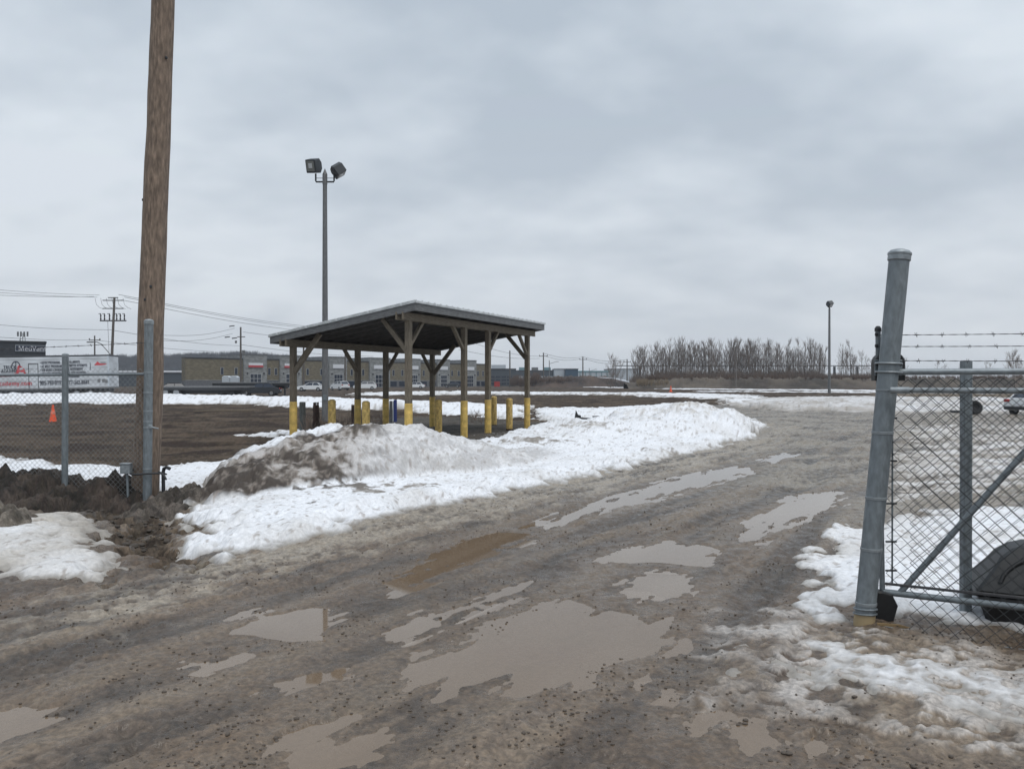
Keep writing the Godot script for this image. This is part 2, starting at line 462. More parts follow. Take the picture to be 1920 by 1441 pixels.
func ground_height(x: float, z: float) -> float:
	var far_off := maxf(0.0, -z - 19.0)
	var xb := x - far_off * far_off * 0.014 * smoothstep(60.0, 30.0, -z)
	var u := xb * 0.55 - z * 0.835
	var v := xb * 0.835 + z * 0.55
	var r := sqrt(x * x + z * z)
	var h := nlow.get_noise_2d(x * 0.16, z * 0.16) * 0.05 * minf(1.0, r / 6.0)
	h += nmid.get_noise_2d(u * 0.22, v * 1.25) * 0.028
	h += nfine.get_noise_2d(u * 2.2, v * 4.5) * 0.014
	if r < 40.0: h += tracks(u, v).x * smoothstep(40.0, 25.0, r)
	if r > 13.0: h += nmid.get_noise_2d(x * 0.35 + 9.0, z * 0.5) * 0.07 * smoothstep(13.0, 22.0, r)
	h -= 0.28 * smoothstep(10.0, 18.0, x) * smoothstep(24.0, 32.0, -z) * smoothstep(75.0, 55.0, -z)
	var ditch := tint("DITCH", x, z, 0.5, 0.5)
	if ditch > 0.0: h += ditch * (nsoft.get_noise_2d(x * 2.2, z * 2.2) * 0.07 + nfine.get_noise_2d(x * 5.0, z * 5.0) * 0.05 - 0.13)
	return h


func ground(x: float, z: float) -> void:
	var far_off := maxf(0.0, -z - 19.0)
	var xb := x - far_off * far_off * 0.014 * smoothstep(60.0, 30.0, -z)
	var u := xb * 0.55 - z * 0.835
	var v := xb * 0.835 + z * 0.55
	var r := sqrt(x * x + z * z)
	var h := ground_height(x, z)
	var fine := nfine.get_noise_2d(x * 6.0, z * 6.0)
	var crumb := maxf(0.0, ncell.get_noise_2d(x * 22.0, z * 22.0) + 0.25)
	var wet := 0.0
	var q := Vector2(x, z)
	if r < 26.0:
		h += fine * 0.015 + crumb * 0.018 * (0.5 + nmid.get_noise_2d(x * 0.9, z * 0.9))
		for p in puddles:
			if not p[2].has_point(q): continue
			var sd: float = inside(p[0], q)
			var ragged: float = sd + nfine.get_noise_2d(u * 0.8, v * 3.6) * p[3] + fine * 0.09
			var near := smoothstep(-0.55, 0.0, sd)
			h = lerpf(h, p[1] + 0.004 + (h - p[1]) * 0.30, near * 0.95)
			h = lerpf(h, maxf(h, p[1] + 0.006), smoothstep(-0.6, -0.3, sd))
			h -= smoothstep(-0.10, 0.20, ragged) * 0.036 * smoothstep(-0.19, -0.08, sd)
			wet = maxf(wet, smoothstep(-0.5, 0.05, sd))
	var streak := nmid.get_noise_2d(u * 0.30 + 40.0, v * 1.7)
	var patch := nlow.get_noise_2d(x * 0.45 + 7.0, z * 0.45)
	var t := clampf(0.5 + streak * 0.75 + patch * 0.35 + fine * 0.5, 0.0, 1.0)
	var c := Color(0.118, 0.092, 0.072).lerp(Color(0.225, 0.182, 0.146), t)
	var film := smoothstep(0.10, 0.42, nmid.get_noise_2d(u * 0.20 + 70.0, v * 2.3) + fine * 0.25)
	c = c.lerp(Color(0.275, 0.222, 0.172), film * 0.8)
	var dark := smoothstep(0.12, 0.5, nmid.get_noise_2d(u * 0.18 - 60.0, v * 1.9) + fine * 0.3)
	c = c.lerp(Color(0.078, 0.066, 0.056), dark * 0.75)
	c = c.lerp(Color(0.185, 0.132, 0.09), clampf(nlow.get_noise_2d(x * 0.7, z * 0.7 + 33.0) * 0.9, 0.0, 0.5))
	c = c.lerp(Color(0.06, 0.053, 0.046), crumb * 0.5)
	var grey := smoothstep(6.0, 14.0, r)
	c = c.lerp(Color(0.105, 0.092, 0.079).lerp(Color(0.255, 0.225, 0.188), clampf(t + film * 0.45 - dark * 0.35, 0.0, 1.0)), grey * 0.75)
	if r < 40.0:
		var tr := tracks(u, v)
		c = c.lerp(Color(0.082, 0.07, 0.059), tr.y * 0.75 * (1.0 - film * 0.5))
		c = c.lerp(Color(0.29, 0.245, 0.195), clampf(tr.x * 50.0, 0.0, 0.6))
	var slush := tint("SLUSH_EDGE", x, z, 0.35, 0.5)
	if slush > 0.0:
		c = c.lerp(Color(0.46, 0.425, 0.37), slush * clampf(0.74 + streak * 0.8 + fine * 0.9, 0.0, 1.0))
	slush = tint("SLUSH_FRONT", x, z, 0.35)
	if slush > 0.0:
		c = c.lerp(Color(0.33, 0.28, 0.225), slush * clampf(0.45 + patch * 0.9 + fine * 1.2, 0.0, 1.0))
	slush = tint("SLUSH_ROAD", x, z, 1.0)
	if slush > 0.0:
		var s2 := nmid.get_noise_2d(x * 0.22, z * 0.55 + x * 0.12)
		c = c.lerp(Color(0.37, 0.345, 0.30), slush * clampf(0.46 + s2 * 1.1 + fine * 0.9, 0.0, 0.95))
	var lot := tint("LOT", x, z, 0.6, 1.0)
	if lot > 0.0:
		var s3 := nmid.get_noise_2d(x * 0.18, z * 0.42)
		c = c.lerp(Color(0.052, 0.043, 0.036).lerp(Color(0.13, 0.104, 0.083), clampf(0.42 + s3 * 0.9 + fine * 0.6 + patch * 0.4, 0.0, 1.0)), lot)
	var pad := tint("PAD", x, z, 0.25, 0.5)
	if pad > 0.0: c = c.lerp(Color(0.085, 0.08, 0.075).lerp(Color(0.13, 0.125, 0.118), clampf(0.5 + streak, 0.0, 1.0)), pad)
	var ditch := tint("DITCH", x, z, 0.35, 0.7)
	if ditch > 0.0: c = c.lerp(Color(0.042, 0.035, 0.029).lerp(Color(0.115, 0.096, 0.080), clampf(0.45 + fine * 1.1 + crumb * 0.4, 0.0, 1.0)), ditch)
	var ice := tint("SNOW_FRONT", x, z, 0.4, 0.6)
	if ice > 0.0:
		var bits := 0.50 + nsoft.get_noise_2d(x * 1.1, z * 1.6) * 0.55 + fine * 0.75 + nfine.get_noise_2d(x * 1.9, z * 2.6) * 0.4
		c = c.lerp(Color(0.68, 0.68, 0.695), ice * smoothstep(0.30, 0.62, bits) * 0.9)
		h = lerpf(h, ground_height(x, z) + 0.012 + fine * 0.008, ice * smoothstep(0.30, 0.62, bits) * 0.8)
	if r > 200.0: c = c.lerp(Color(0.12, 0.10, 0.08), smoothstep(200.0, 260.0, r))
	c = c.lerp(Color(0.20, 0.157, 0.118), wet * wet * clampf(0.6 + fine * 0.8, 0.0, 1.0))
	s_h = h; s_c = c
	s_t = 2.0 if r < 60.0 and lot < 0.5 and ditch < 0.5 and z < 0.0 else 1.0


func ring_radii(r0: float, r1: float, dense := 1.0) -> PackedFloat32Array:
	var out := PackedFloat32Array()
	var r := r0
	while r < r1:
		out.append(r)
		if r < 2.3: r += 0.16
		elif r > 150.0: r *= 1.035
		else: r += clampf(r * r / 1250.0 / dense, 0.0125, r * 0.0085)
	out.append(r1)
	return out


func sheet(called: String, sampler: Callable, radii: PackedFloat32Array, angles: PackedFloat32Array, mat: Material, cut: bool, second := "", second_mat: Material = null) -> MeshInstance3D:
	# a height field on rings round the origin: finer near the gateway, coarser far off
	var na := angles.size()
	var nr := radii.size()
	var v := PackedVector3Array()
	var n := PackedVector3Array()
	var uv := PackedVector2Array()
	var col := PackedColorArray()
	var keep := PackedByteArray()
	v.resize(na * nr); n.resize(na * nr); uv.resize(na * nr); col.resize(na * nr); keep.resize(na * nr)
	var sn := PackedFloat32Array()
	var cs := PackedFloat32Array()
	for a in angles:
		sn.append(sin(a)); cs.append(-cos(a))
	var i := 0
	for r in radii:
		for k in na:
			var x := sn[k] * r
			var z := cs[k] * r
			sampler.call(x, z)
			v[i] = Vector3(x, s_h, z)
			uv[i] = Vector2(x, z)
			col[i] = s_c
			keep[i] = 0 if s_t <= 0.0 else (2 if s_t == 2.0 else 1)
			i += 1
	var idx := PackedInt32Array()
	var other := PackedInt32Array()
	idx.resize((na - 1) * (nr - 1) * 6)
	if second: other.resize(idx.size())
	var at := 0
	var at2 := 0
	for j in nr:
		for k in na:
			var p := j * na + k
			var e := v[p + (1 if k < na - 1 else 0)] - v[p - (1 if k > 0 else 0)]
			var f := v[p + (na if j < nr - 1 else 0)] - v[p - (na if j > 0 else 0)]
			n[p] = e.cross(f).normalized()
			if n[p].y < 0.0: n[p] = -n[p]
			if j == nr - 1 or k == na - 1: continue
			if cut and not (keep[p] or keep[p + 1] or keep[p + na] or keep[p + na + 1]): continue
			# front faces run clockwise seen from above
			if second and keep[p] == 2:
				other[at2] = p; other[at2 + 1] = p + na; other[at2 + 2] = p + na + 1
				other[at2 + 3] = p; other[at2 + 4] = p + na + 1; other[at2 + 5] = p + 1
				at2 += 6
			else:
				idx[at] = p; idx[at + 1] = p + na; idx[at + 2] = p + na + 1
				idx[at + 3] = p; idx[at + 4] = p + na + 1; idx[at + 5] = p + 1
				at += 6
	idx.resize(at)
	if second:
		other.resize(at2)
		struct(sheet_mesh(second, v, n, uv, col, other, second_mat))
	return sheet_mesh(called, v, n, uv, col, idx, mat)


func sheet_mesh(called: String, v: PackedVector3Array, n: PackedVector3Array, uv: PackedVector2Array, col: PackedColorArray, idx: PackedInt32Array, mat: Material) -> MeshInstance3D:
	var to := PackedInt32Array()      # drops the vertices that nothing uses
	to.resize(v.size()); to.fill(-1)
	var v2 := PackedVector3Array()
	var n2 := PackedVector3Array()
	var u2 := PackedVector2Array()
	var c2 := PackedColorArray()
	for q in idx.size():
		var p := idx[q]
		if to[p] < 0:
			to[p] = v2.size()
			v2.append(v[p]); n2.append(n[p]); u2.append(uv[p]); c2.append(col[p])
		idx[q] = to[p]
	if idx.size() and (v2[idx[1]] - v2[idx[0]]).cross(v2[idx[2]] - v2[idx[0]]).y > 0.0:
		for q in range(0, idx.size(), 3):
			var s := idx[q + 1]
			idx[q + 1] = idx[q + 2]; idx[q + 2] = s
	var arr := []
	arr.resize(Mesh.ARRAY_MAX)
	arr[Mesh.ARRAY_VERTEX] = v2; arr[Mesh.ARRAY_NORMAL] = n2; arr[Mesh.ARRAY_TEX_UV] = u2; arr[Mesh.ARRAY_COLOR] = c2; arr[Mesh.ARRAY_INDEX] = idx
	var m := ArrayMesh.new()
	m.add_surface_from_arrays(Mesh.PRIMITIVE_TRIANGLES, arr)
	return part(called, m, mat)


func fan(p: PackedVector2Array, more: float, step: float) -> Array:   # rings and angles that cover an outline
	var r0 := 1e9
	var r1 := 0.0
	var a0 := 9.0
	var a1 := -9.0
	for q in p:
		r0 = minf(r0, q.length()); r1 = maxf(r1, q.length())
		var a := atan2(q.x, -q.y)
		a0 = minf(a0, a); a1 = maxf(a1, a)
	for i in p.size():      # the nearest point of an outline may lie between corners
		for t in [0.25, 0.5, 0.75]:
			r0 = minf(r0, p[i].lerp(p[(i + 1) % p.size()], t).length())
	var angles := PackedFloat32Array()
	var grow := more / r0
	var a := a0 - grow
	while a < a1 + grow:
		angles.append(a)
		a += step
	return [ring_radii(maxf(r0 - more, 1.0), r1 + more, 2.2 if r1 < 60.0 else 1.0), angles]


# ridges: [x, z, height] along a crest; front is the side towards the gateway
func ridge(crest: Array, x: float, z: float, front: float, back: float) -> Vector2:   # (height, metres from the crest: negative behind)
	var best := 1e9
	var h := 0.0
	var side := 1.0
	var q := Vector2(x, z)
	for i in crest.size() - 1:
		var a := Vector2(crest[i][0], crest[i][1])
		var b := Vector2(crest[i + 1][0], crest[i + 1][1])
		var ab := b - a
		var t := clampf((q - a).dot(ab) / ab.length_squared(), 0.0, 1.0)
		var d: float = (a + ab * t).distance_to(q)
		if d < best:
			best = d
			h = lerpf(crest[i][2], crest[i + 1][2], t)
			side = signf(ab.cross(q - a))
	if side > 0.0:
		var k := best / front
		return Vector2(h * maxf(0.0, 1.0 - k * k * sqrt(k)), best)
	return Vector2(h * exp(-best * best / (back * back)), -best)


var snow_poly := PackedVector2Array()
var snow_box := Rect2()
var snow_thick := 0.1
var snow_edge := 0.4
var snow_ragged := 0.3
var snow_patchy := 0.0
var snow_dirt := 0.0
var snow_ridges := []
var snow_stretch := Vector2.ONE
var snow_debris := []
var snow_stain := Color(0.50, 0.475, 0.44)

const BANK := [[-4.85, -10.75, 0.05], [-4.0, -11.3, 0.36], [-3.47, -11.9, 0.60], [-3.1, -12.4, 0.70], [-2.4, -13.3, 0.71], [-1.56, -14.0, 0.56], [-0.82, -14.8, 0.30], [-0.3, -15.5, 0.1]]
const HEAP := [[-0.3, -17.4, 0.10], [0.6, -19.2, 0.25], [1.5, -20.4, 0.34], [3.0, -22.0, 0.42], [4.4, -23.4, 0.62], [5.45, -24.0, 0.80], [6.5, -24.6, 0.60], [7.8, -25.3, 0.15]]


func snow(x: float, z: float) -> void:
	var q := Vector2(x, z)
	s_t = -1.0; s_h = -0.3
	if not snow_box.has_point(q): return
	var sd := inside(snow_poly, q)
	if sd < -0.9: return
	var mid := nsoft.get_noise_2d(x * 0.7 * snow_stretch.x, z * 0.7 * snow_stretch.y)
	var fine := nsoft.get_noise_2d(x * 2.0 * snow_stretch.x + 8.0, z * 2.0 * snow_stretch.y)
	var low := nlow.get_noise_2d(x * 0.5 * snow_stretch.x + 3.0, z * 0.5 * snow_stretch.y)
	var tiny := nfine.get_noise_2d(x * 6.0, z * 6.0)
	var e := sd + fine * snow_ragged + mid * snow_ragged * 0.8 + tiny * snow_ragged * 0.3
	var cover := smoothstep(-0.12, snow_edge, e)
	var t := lerpf(-0.035, snow_thick, cover)
	t += (fine * 0.009 + mid * 0.034) * cover * minf(1.0, snow_thick / 0.1)
	t -= snow_patchy * maxf(0.0, mid * 0.6 + fine * 0.5 + low * 0.35 + tiny * 0.3 + 0.12)
	var dirt := snow_dirt + low * 0.35 + fine * 0.2 + tiny * 0.15
	dirt += (1.0 - smoothstep(0.0, snow_edge * 1.6 + 0.2, e)) * 0.3
	var soot := 0.0
	var bump := 0.0
	for k in snow_ridges:
		var rd := ridge(k[0], x, z, k[1], k[2])
		if rd.x > 0.004:
			var lump: float = nsoft.get_noise_2d(x * 0.9 + 5.0, z * 0.9) * 0.10 + nsoft.get_noise_2d(x * 2.3, z * 2.3) * 0.06 + tiny * 0.018
			bump = maxf(bump, rd.x + lump * minf(1.0, rd.x * 2.5) * k[3])
			if k[4]:
				var face := smoothstep(0.05, 0.3, rd.y)
				var along := 1.0 - smoothstep(-2.7, -1.7, x)
				soot = maxf(soot, face * lerpf(0.40, 0.95, along) * smoothstep(0.0, 0.08, rd.x))
				soot = maxf(soot, (1.0 - smoothstep(-4.6, -3.9, x)) * 0.9 * smoothstep(0.02, 0.1, rd.x))
			else:
				dirt += smoothstep(0.2, 0.8, rd.x) * (0.42 + fine * 0.7 + tiny * 0.5)
	for k in snow_debris:
		var dd: float = Vector2((x - k[0]) * 0.6, z - k[1]).length() / k[2]
		if dd < 1.5: soot = maxf(soot, smoothstep(0.1, 0.5, 1.0 - dd + fine * 0.9 + tiny * 0.6) * 0.75)
	t += bump * cover
	var g := ground_height(x, z)
	s_h = g + t + tiny * 0.005 * cover
	s_t = t + 0.02
	var c := Color(0.79, 0.81, 0.85)
	dirt = clampf(dirt, 0.0, 1.0)
	c = c.lerp(snow_stain, dirt * 0.85)
	if soot > 0.0:
		var a := nfine.get_noise_3d(x * 1.5, s_h * 2.0, z * 1.5)
		var b := nfine.get_noise_3d(x * 6.5, s_h * 5.0, z * 6.5)
		var along_s := 1.0 - smoothstep(-2.7, -1.5, x)
		var low_down := 1.0 - smoothstep(0.05, 0.55, bump)
		var spots := clampf(0.52 + a * 1.2 + b * 0.9 + low_down * low_down * 0.5, 0.0, 1.0)
		c = c.lerp(Color(0.46, 0.43, 0.395).lerp(Color(0.30, 0.26, 0.225), along_s).lerp(Color(0.05, 0.039, 0.031).lerp(Color(0.24, 0.215, 0.19), 1.0 - along_s), spots), clampf(soot * (0.7 + spots * 0.6), 0.0, 1.0))
	var speck := nfine.get_noise_2d(x * 5.0 + 50.0, z * 5.0)
	if speck > 0.40: c = c.lerp(Color(0.26, 0.22, 0.19), smoothstep(0.40, 0.62, speck) * 0.6)
	c = Color(0.27, 0.25, 0.225).lerp(c, smoothstep(-0.004, 0.05 if snow_thick > 0.06 else 0.026, t - bump * 0.5))
	s_c = c


func snow_patch(called: String, flat: Array, label: String, category: String, thick: float, edge: float, ragged: float, patchy: float, dirt: float, step := 0.0016, ridges := [], stretch := Vector2.ONE) -> void:
	snow_poly = points(flat)
	snow_box = bounds(snow_poly, 0.9)
	snow_thick = thick; snow_edge = edge; snow_ragged = ragged; snow_patchy = patchy; snow_dirt = dirt; snow_ridges = ridges; snow_stretch = stretch
	var f := fan(snow_poly, 0.6, step)
	tag(sheet(called, snow, f[0], f[1], M.snow, true), label, category)


var heap_spots := []    # [x, z, radius, height]
var heap_dark := Color()
var heap_light := Color()


func heap(x: float, z: float) -> void:
	var t := -0.05
	for s in heap_spots:
		var d: float = Vector2((x - s[0]) / s[4], z - s[1]).length() / s[2]
		if d < 1.6: t = maxf(t, s[3] * (1.0 - d * d * 0.9))
	s_t = t + 0.03
	s_h = -0.3
	if s_t <= 0.0: return
	var a := nfine.get_noise_2d(x * 2.2, z * 2.2)
	var b := nfine.get_noise_2d(x * 7.0, z * 7.0)
	var lump := nsoft.get_noise_2d(x * 2.6, z * 2.6) * 0.10 + b * 0.02 + absf(nsoft.get_noise_2d(x * 4.5, z * 4.5)) * 0.06
	s_h = ground_height(x, z) + t + lump * clampf(t * 6.0 + 0.3, 0.0, 1.0)
	s_c = heap_dark.lerp(heap_light, clampf(0.45 + a * 0.9 + b * 0.6, 0.0, 1.0))


func heap_thing(called: String, spots: Array, label: String, category: String, dark: Color, light: Color, step := 0.0016) -> void:
	heap_spots = spots; heap_dark = dark; heap_light = light
	var p := PackedVector2Array()
	for s in spots:
		for k in 8: p.append(Vector2(s[0], s[1]) + Vector2(cos(TAU * k / 8.0) * s[4], sin(TAU * k / 8.0)) * s[2] * 1.15)
	var f := fan(p, 0.1, step)
	tag(sheet(called, heap, f[0], f[1], M.dirt, true), label, category)


func make_ground() -> void:
	var names := {"SLUSH_EDGE": SLUSH_EDGE, "SLUSH_ROAD": SLUSH_ROAD, "SLUSH_FRONT": SLUSH_FRONT, "DITCH": DITCH, "LOT": LOT, "PAD": PAD, "SNOW_FRONT": SNOW_FRONT}
	for k in names:
		var p := points(names[k])
		tints[k] = [p, bounds(p, 1.2)]
	var levels := [-0.012, -0.010, -0.010, -0.012, -0.012, -0.012, -0.010, -0.012, -0.012, -0.010, -0.010, -0.012, -0.010, -0.010]
	var all := [PUD_0, PUD_1, PUD_2, PUD_3, PUD_4, PUD_5, PUD_6, PUD_7, PUD_8, PUD_9, PUD_10, PUD_11, PUD_12, PUD_13]
	var jag := [0.30, 0.14, 0.2, 0.22, 0.2, 0.14, 0.2, 0.2, 0.16, 0.3, 0.25, 0.3, 0.2, 0.3]
	for i in all.size():
		var p := points(all[i])
		puddles.append([p, levels[i] - i * 0.0006, bounds(p, 0.6), jag[i]])
	var angles := PackedFloat32Array()
	var a := -PI
	while a < -0.70:
		angles.append(a); a += 0.06
	a = -0.70
	while a < 0.70:
		angles.append(a); a += 0.00165
	while a < PI:
		angles.append(a); a += 0.06
	angles.append(PI)
	struct(sheet("ground", ground, ring_radii(0.3, 1600.0), angles, M.lot, false, "muddy_road", M.mud))
	for p in puddles:
		var grown := Geometry2D.offset_polygon(p[0], 0.22, Geometry2D.JOIN_ROUND)
		var m := MB.new()
		for g in grown:
			var tris := Geometry2D.triangulate_polygon(g)
			for k in range(0, tris.size(), 3):
				m.tri(Vector3(g[tris[k]].x, p[1], g[tris[k]].y), Vector3(g[tris[k + 1]].x, p[1], g[tris[k + 1]].y), Vector3(g[tris[k + 2]].x, p[1], g[tris[k + 2]].y), Vector3.UP)
		struct(part("puddle", m, M.water))


func make_snow() -> void:
	snow_debris = [[-2.25, -10.6, 0.42], [-1.85, -10.2, 0.25], [-1.3, -10.75, 0.2], [-2.6, -9.3, 0.12], [3.6, -16.6, 0.35], [0.35, -17.4, 0.5], [2.0, -20.0, 0.5]]
	snow_patch("snow_bank", SNOW_MAIN, "long ploughed snow bank with a dirty front face, between the road and the timber shelter", "snow bank", 0.13, 0.8, 0.22, 0.0, 0.0, 0.0016, [[BANK, 1.5, 1.0, 0.8, true], [HEAP, 2.3, 1.9, 0.8, false]])
	snow_debris = []
	snow_stain = Color(0.40, 0.36, 0.305)
	snow_patch("snow_patch", SNOW_LEFT, "yellowish half-melted snow in front of the left chain-link fence", "snow patch", 0.065, 0.7, 0.3, 0.045, 0.55)
	snow_stain = Color(0.50, 0.475, 0.44)
	snow_patch("snow_patch", SNOW_VERGE, "clean white snow strip just behind the left chain-link fence and wooden pole", "snow patch", 0.08, 0.4, 0.2, 0.0, -0.2, 0.0022)
	snow_patch("snow_bank", SNOW_SLAB, "long white snow bank across the dirt lot in front of the parked trailers", "snow bank", 0.14, 1.8, 0.8, 0.0, -0.2, 0.0022, [[[[-60.0, -58.0, 0.25], [-46.0, -62.0, 0.4], [-34.0, -63.0, 0.5], [-17.0, -56.0, 0.35], [-9.0, -48.0, 0.35], [-4.0, -43.0, 0.25], [0.0, -41.0, 0.2]], 3.0, 3.0, 0.7, false]], Vector2(0.4, 0.4))
	snow_patch("snow_patch", SNOW_BAR, "thin white snow sliver on dark dirt left of the shelter", "snow patch", 0.05, 0.4, 0.35, 0.05, 0.0, 0.0025)
	snow_patch("snow_bank", SNOW_DRIFT, "low white snow ridge crossing the far yard behind the shelter", "snow bank", 0.06, 4.0, 3.0, 0.02, 0.1, 0.0022, [[[[-22.0, -95.0, 0.15], [-8.0, -97.0, 0.32], [4.0, -97.0, 0.18], [16.0, -92.0, 0.2], [26.0, -84.0, 0.05]], 7.0, 5.0, 1.0, false]], Vector2(0.25, 0.25))
	snow_stain = Color(0.30, 0.265, 0.225)
	snow_patch("snow_bank", SNOW_HEAP, "grey dirty snow heap in the far right of the yard by the tall lamp pole", "snow bank", 0.10, 2.0, 1.2, 0.03, 0.62, 0.0022, [[[[14.0, -52.0, 0.15], [20.0, -53.0, 0.45], [25.0, -53.5, 0.3], [30.0, -54.0, 0.4], [42.0, -54.0, 0.3]], 4.0, 3.5, 1.0, false]], Vector2(0.5, 0.5))
	snow_stain = Color(0.50, 0.475, 0.44)
	snow_patch("snow_patch", SNOW_GATE, "white melting snow behind the right chain-link gate", "snow patch", 0.04, 0.35, 0.28, 0.035, 0.2)
	snow_stain = Color(0.40, 0.36, 0.31)
	snow_patch("snow_patch", SNOW_FRONT, "thin icy trodden snow in front of the right gate post", "snow patch", 0.020, 0.5, 0.45, 0.03, 0.30, 0.0014)
	snow_patch("snow_patch", SNOW_BIT, "small broken scrap of snow beside the road, left of the gate snow", "snow patch", 0.02, 0.2, 0.16, 0.03, 0.3, 0.0014)
	snow_patch("snow_patch", SNOW_STREAKS, "streaks of old snow and ice behind the right fence", "snow patch", 0.026, 0.7, 0.9, 0.20, 0.8, 0.002, [], Vector2(0.32, 1.3))
	snow_stain = Color(0.50, 0.475, 0.44)
	snow_patch("snow_patch", SNOW_STRIP, "long thin line of snow at the foot of the far earth berm", "snow patch", 0.1, 1.0, 0.5, 0.0, 0.0, 0.003)
	snow_patch("snow_patch", SNOW_STRIPE, "thin white snow stripe in the far yard by the lamp pole", "snow patch", 0.06, 1.0, 0.5, 0.0, 0.0, 0.003)
	heap_thing("dirt_mound", [[-6.75, -10.5, 0.95, 0.42, 1.3], [-7.8, -10.5, 0.8, 0.4, 1.2]], "dark clumped dirt mound at the foot of the leftmost fence post", "dirt mound", Color(0.022, 0.017, 0.014), Color(0.085, 0.066, 0.053))
	heap_thing("dirt_mound", [[-5.65, -10.55, 0.55, 0.34, 1.05], [-5.2, -10.45, 0.4, 0.2, 1.2]], "dark clumped dirt mound between the fence post and the wooden pole", "dirt mound", Color(0.022, 0.017, 0.014), Color(0.08, 0.06, 0.048))
	heap_thing("dirt_mound", [[-5.75, -8.3, 0.55, 0.20, 1.0]], "brown dirty ice lump at the left edge in front of the fence", "dirt mound", Color(0.09, 0.075, 0.06), Color(0.24, 0.21, 0.175))
	heap_thing("dirt_mound", [[-4.45, -10.35, 0.55, 0.16, 1.2], [-4.6, -9.9, 0.4, 0.10, 1.2]], "low dark muddy lump at the foot of the wooden pole", "dirt mound", Color(0.04, 0.033, 0.027), Color(0.16, 0.135, 0.115))


# loose stones: nobody could count them
func make_gravel() -> void:
	var b := MB.new()
	b.lathe([Vector2(0.0, -0.6), Vector2(0.8, -0.3), Vector2(1.0, 0.15), Vector2(0.75, 0.6), Vector2(0.0, 0.85)], 7)
	var where := []
	for i in 17000:
		var d := 2.6 + 20.0 * pow(rng.randf(), 1.8)
		var x := rng.randf_range(-0.72, 0.80) * d
		var z := -d
		var clump := nmid.get_noise_2d(x * 0.9, z * 0.9) + nlow.get_noise_2d(x * 0.8, z * 0.8)
		if clump < rng.randf_range(-0.45, 0.6): continue
		if tint("DITCH", x, z, 0.1) > 0.3 or Geometry2D.is_point_in_polygon(Vector2(x, z), snow_main) or (tint("SNOW_FRONT", x, z, 0.2) > 0.5 and rng.randf() < 0.8): continue
		ground(x, z)
		var s := rng.randf_range(0.0025, 0.0075) * (1.0 if rng.randf() < 0.9 else rng.randf_range(1.2, 1.8))
		if s_h < -0.03: continue
		where.append(Transform3D(Basis(Vector3.UP, rng.randf() * TAU).rotated(Vector3.RIGHT, rng.randf_range(-0.5, 0.5)).scaled(Vector3(s * rng.randf_range(0.8, 1.6), s, s * rng.randf_range(0.8, 1.3))), Vector3(x, s_h + s * 0.2, z)))
	var clods := []
	for i in 2600:
		var x := rng.randf_range(-7.6, -3.6)
		var z := rng.randf_range(-10.9, -6.3)
		if tint("DITCH", x, z, 0.1) < 0.5: continue
		ground(x, z)
		var s := rng.randf_range(0.008, 0.028) * (1.0 if rng.randf() < 0.9 else 1.8)
		clods.append(Transform3D(Basis(Vector3.UP, rng.randf() * TAU).rotated(Vector3.RIGHT, rng.randf_range(-0.6, 0.6)).scaled(Vector3(s * rng.randf_range(0.8, 1.5), s, s * rng.randf_range(0.8, 1.3))), Vector3(x, s_h + s * 0.15, z)))
	scatter("soil_clods", b.mesh(), clods, M.clod, "dark clods of soil in the muddy gap between the left snow patches", "soil")
	scatter("gravel", b.mesh(), where, M.pebble, "dark loose gravel and mud crumbs scattered over the muddy road", "gravel")


var snow_main := PackedVector2Array()


func scatter(called: String, mesh: Mesh, where: Array, mat: Material, label: String, category: String) -> void:
	var mm := MultiMesh.new()
	mm.transform_format = MultiMesh.TRANSFORM_3D
	mm.mesh = mesh
	mm.instance_count = where.size()
	for i in where.size(): mm.set_instance_transform(i, where[i])
	var o := MultiMeshInstance3D.new()
	o.multimesh = mm
	o.material_override = mat
	o.name = numbered(called)
	o.set_meta("kind", "stuff")
	add_child(o, true)
	tag(o, label, category)


# ---------------------------------------------------------------- sky
func sky_picture() -> Image:
	var w := 2048
	var h := 1024
	var im := Image.create(w, h, false, Image.FORMAT_RGB8)
	var a := FastNoiseLite.new()
	a.seed = 77; a.frequency = 1.0; a.noise_type = FastNoiseLite.TYPE_SIMPLEX_SMOOTH
	a.fractal_type = FastNoiseLite.FRACTAL_FBM; a.fractal_octaves = 5; a.fractal_gain = 0.5
	a.domain_warp_enabled = false
	var under := Color(0.40, 0.39, 0.38)
	for y in h:
		var el := (0.5 - (y + 0.5) / h) * PI
		if el < -0.03:
			im.fill_rect(Rect2i(0, y, w, h - y), under)
			break
		var up := maxf(sin(el), 0.0)
		var flat := 1.35 / (up + 0.30)
		var c := cos(el)
		for x in w:
			var az := ((x + 0.5) / w - 0.5) * TAU
			var p := Vector2(sin(az) * c, -cos(az) * c) * flat
			var n := a.get_noise_2d(p.x * 0.45 + 3.0, p.y * 0.6 + 11.0) * 0.9 + 0.6 * a.get_noise_2d(p.x * 1.1 - 8.0, p.y * 1.7) + 0.2 * a.get_noise_2d(p.x * 3.6, p.y * 5.0 + 4.0)
			var t := clampf(0.46 + n * 1.05, 0.0, 1.0)
			var k := Color(0.658, 0.702, 0.750).lerp(Color(0.792, 0.826, 0.860), t)
			k = k.lerp(Color(0.80, 0.812, 0.826), pow(1.0 - up, 5.0) * 0.75)
			k = k * (1.0 + 0.20 * smoothstep(0.5, 1.0, up))   # an overcast sky is brightest overhead
			im.set_pixel(x, y, k)
	return im


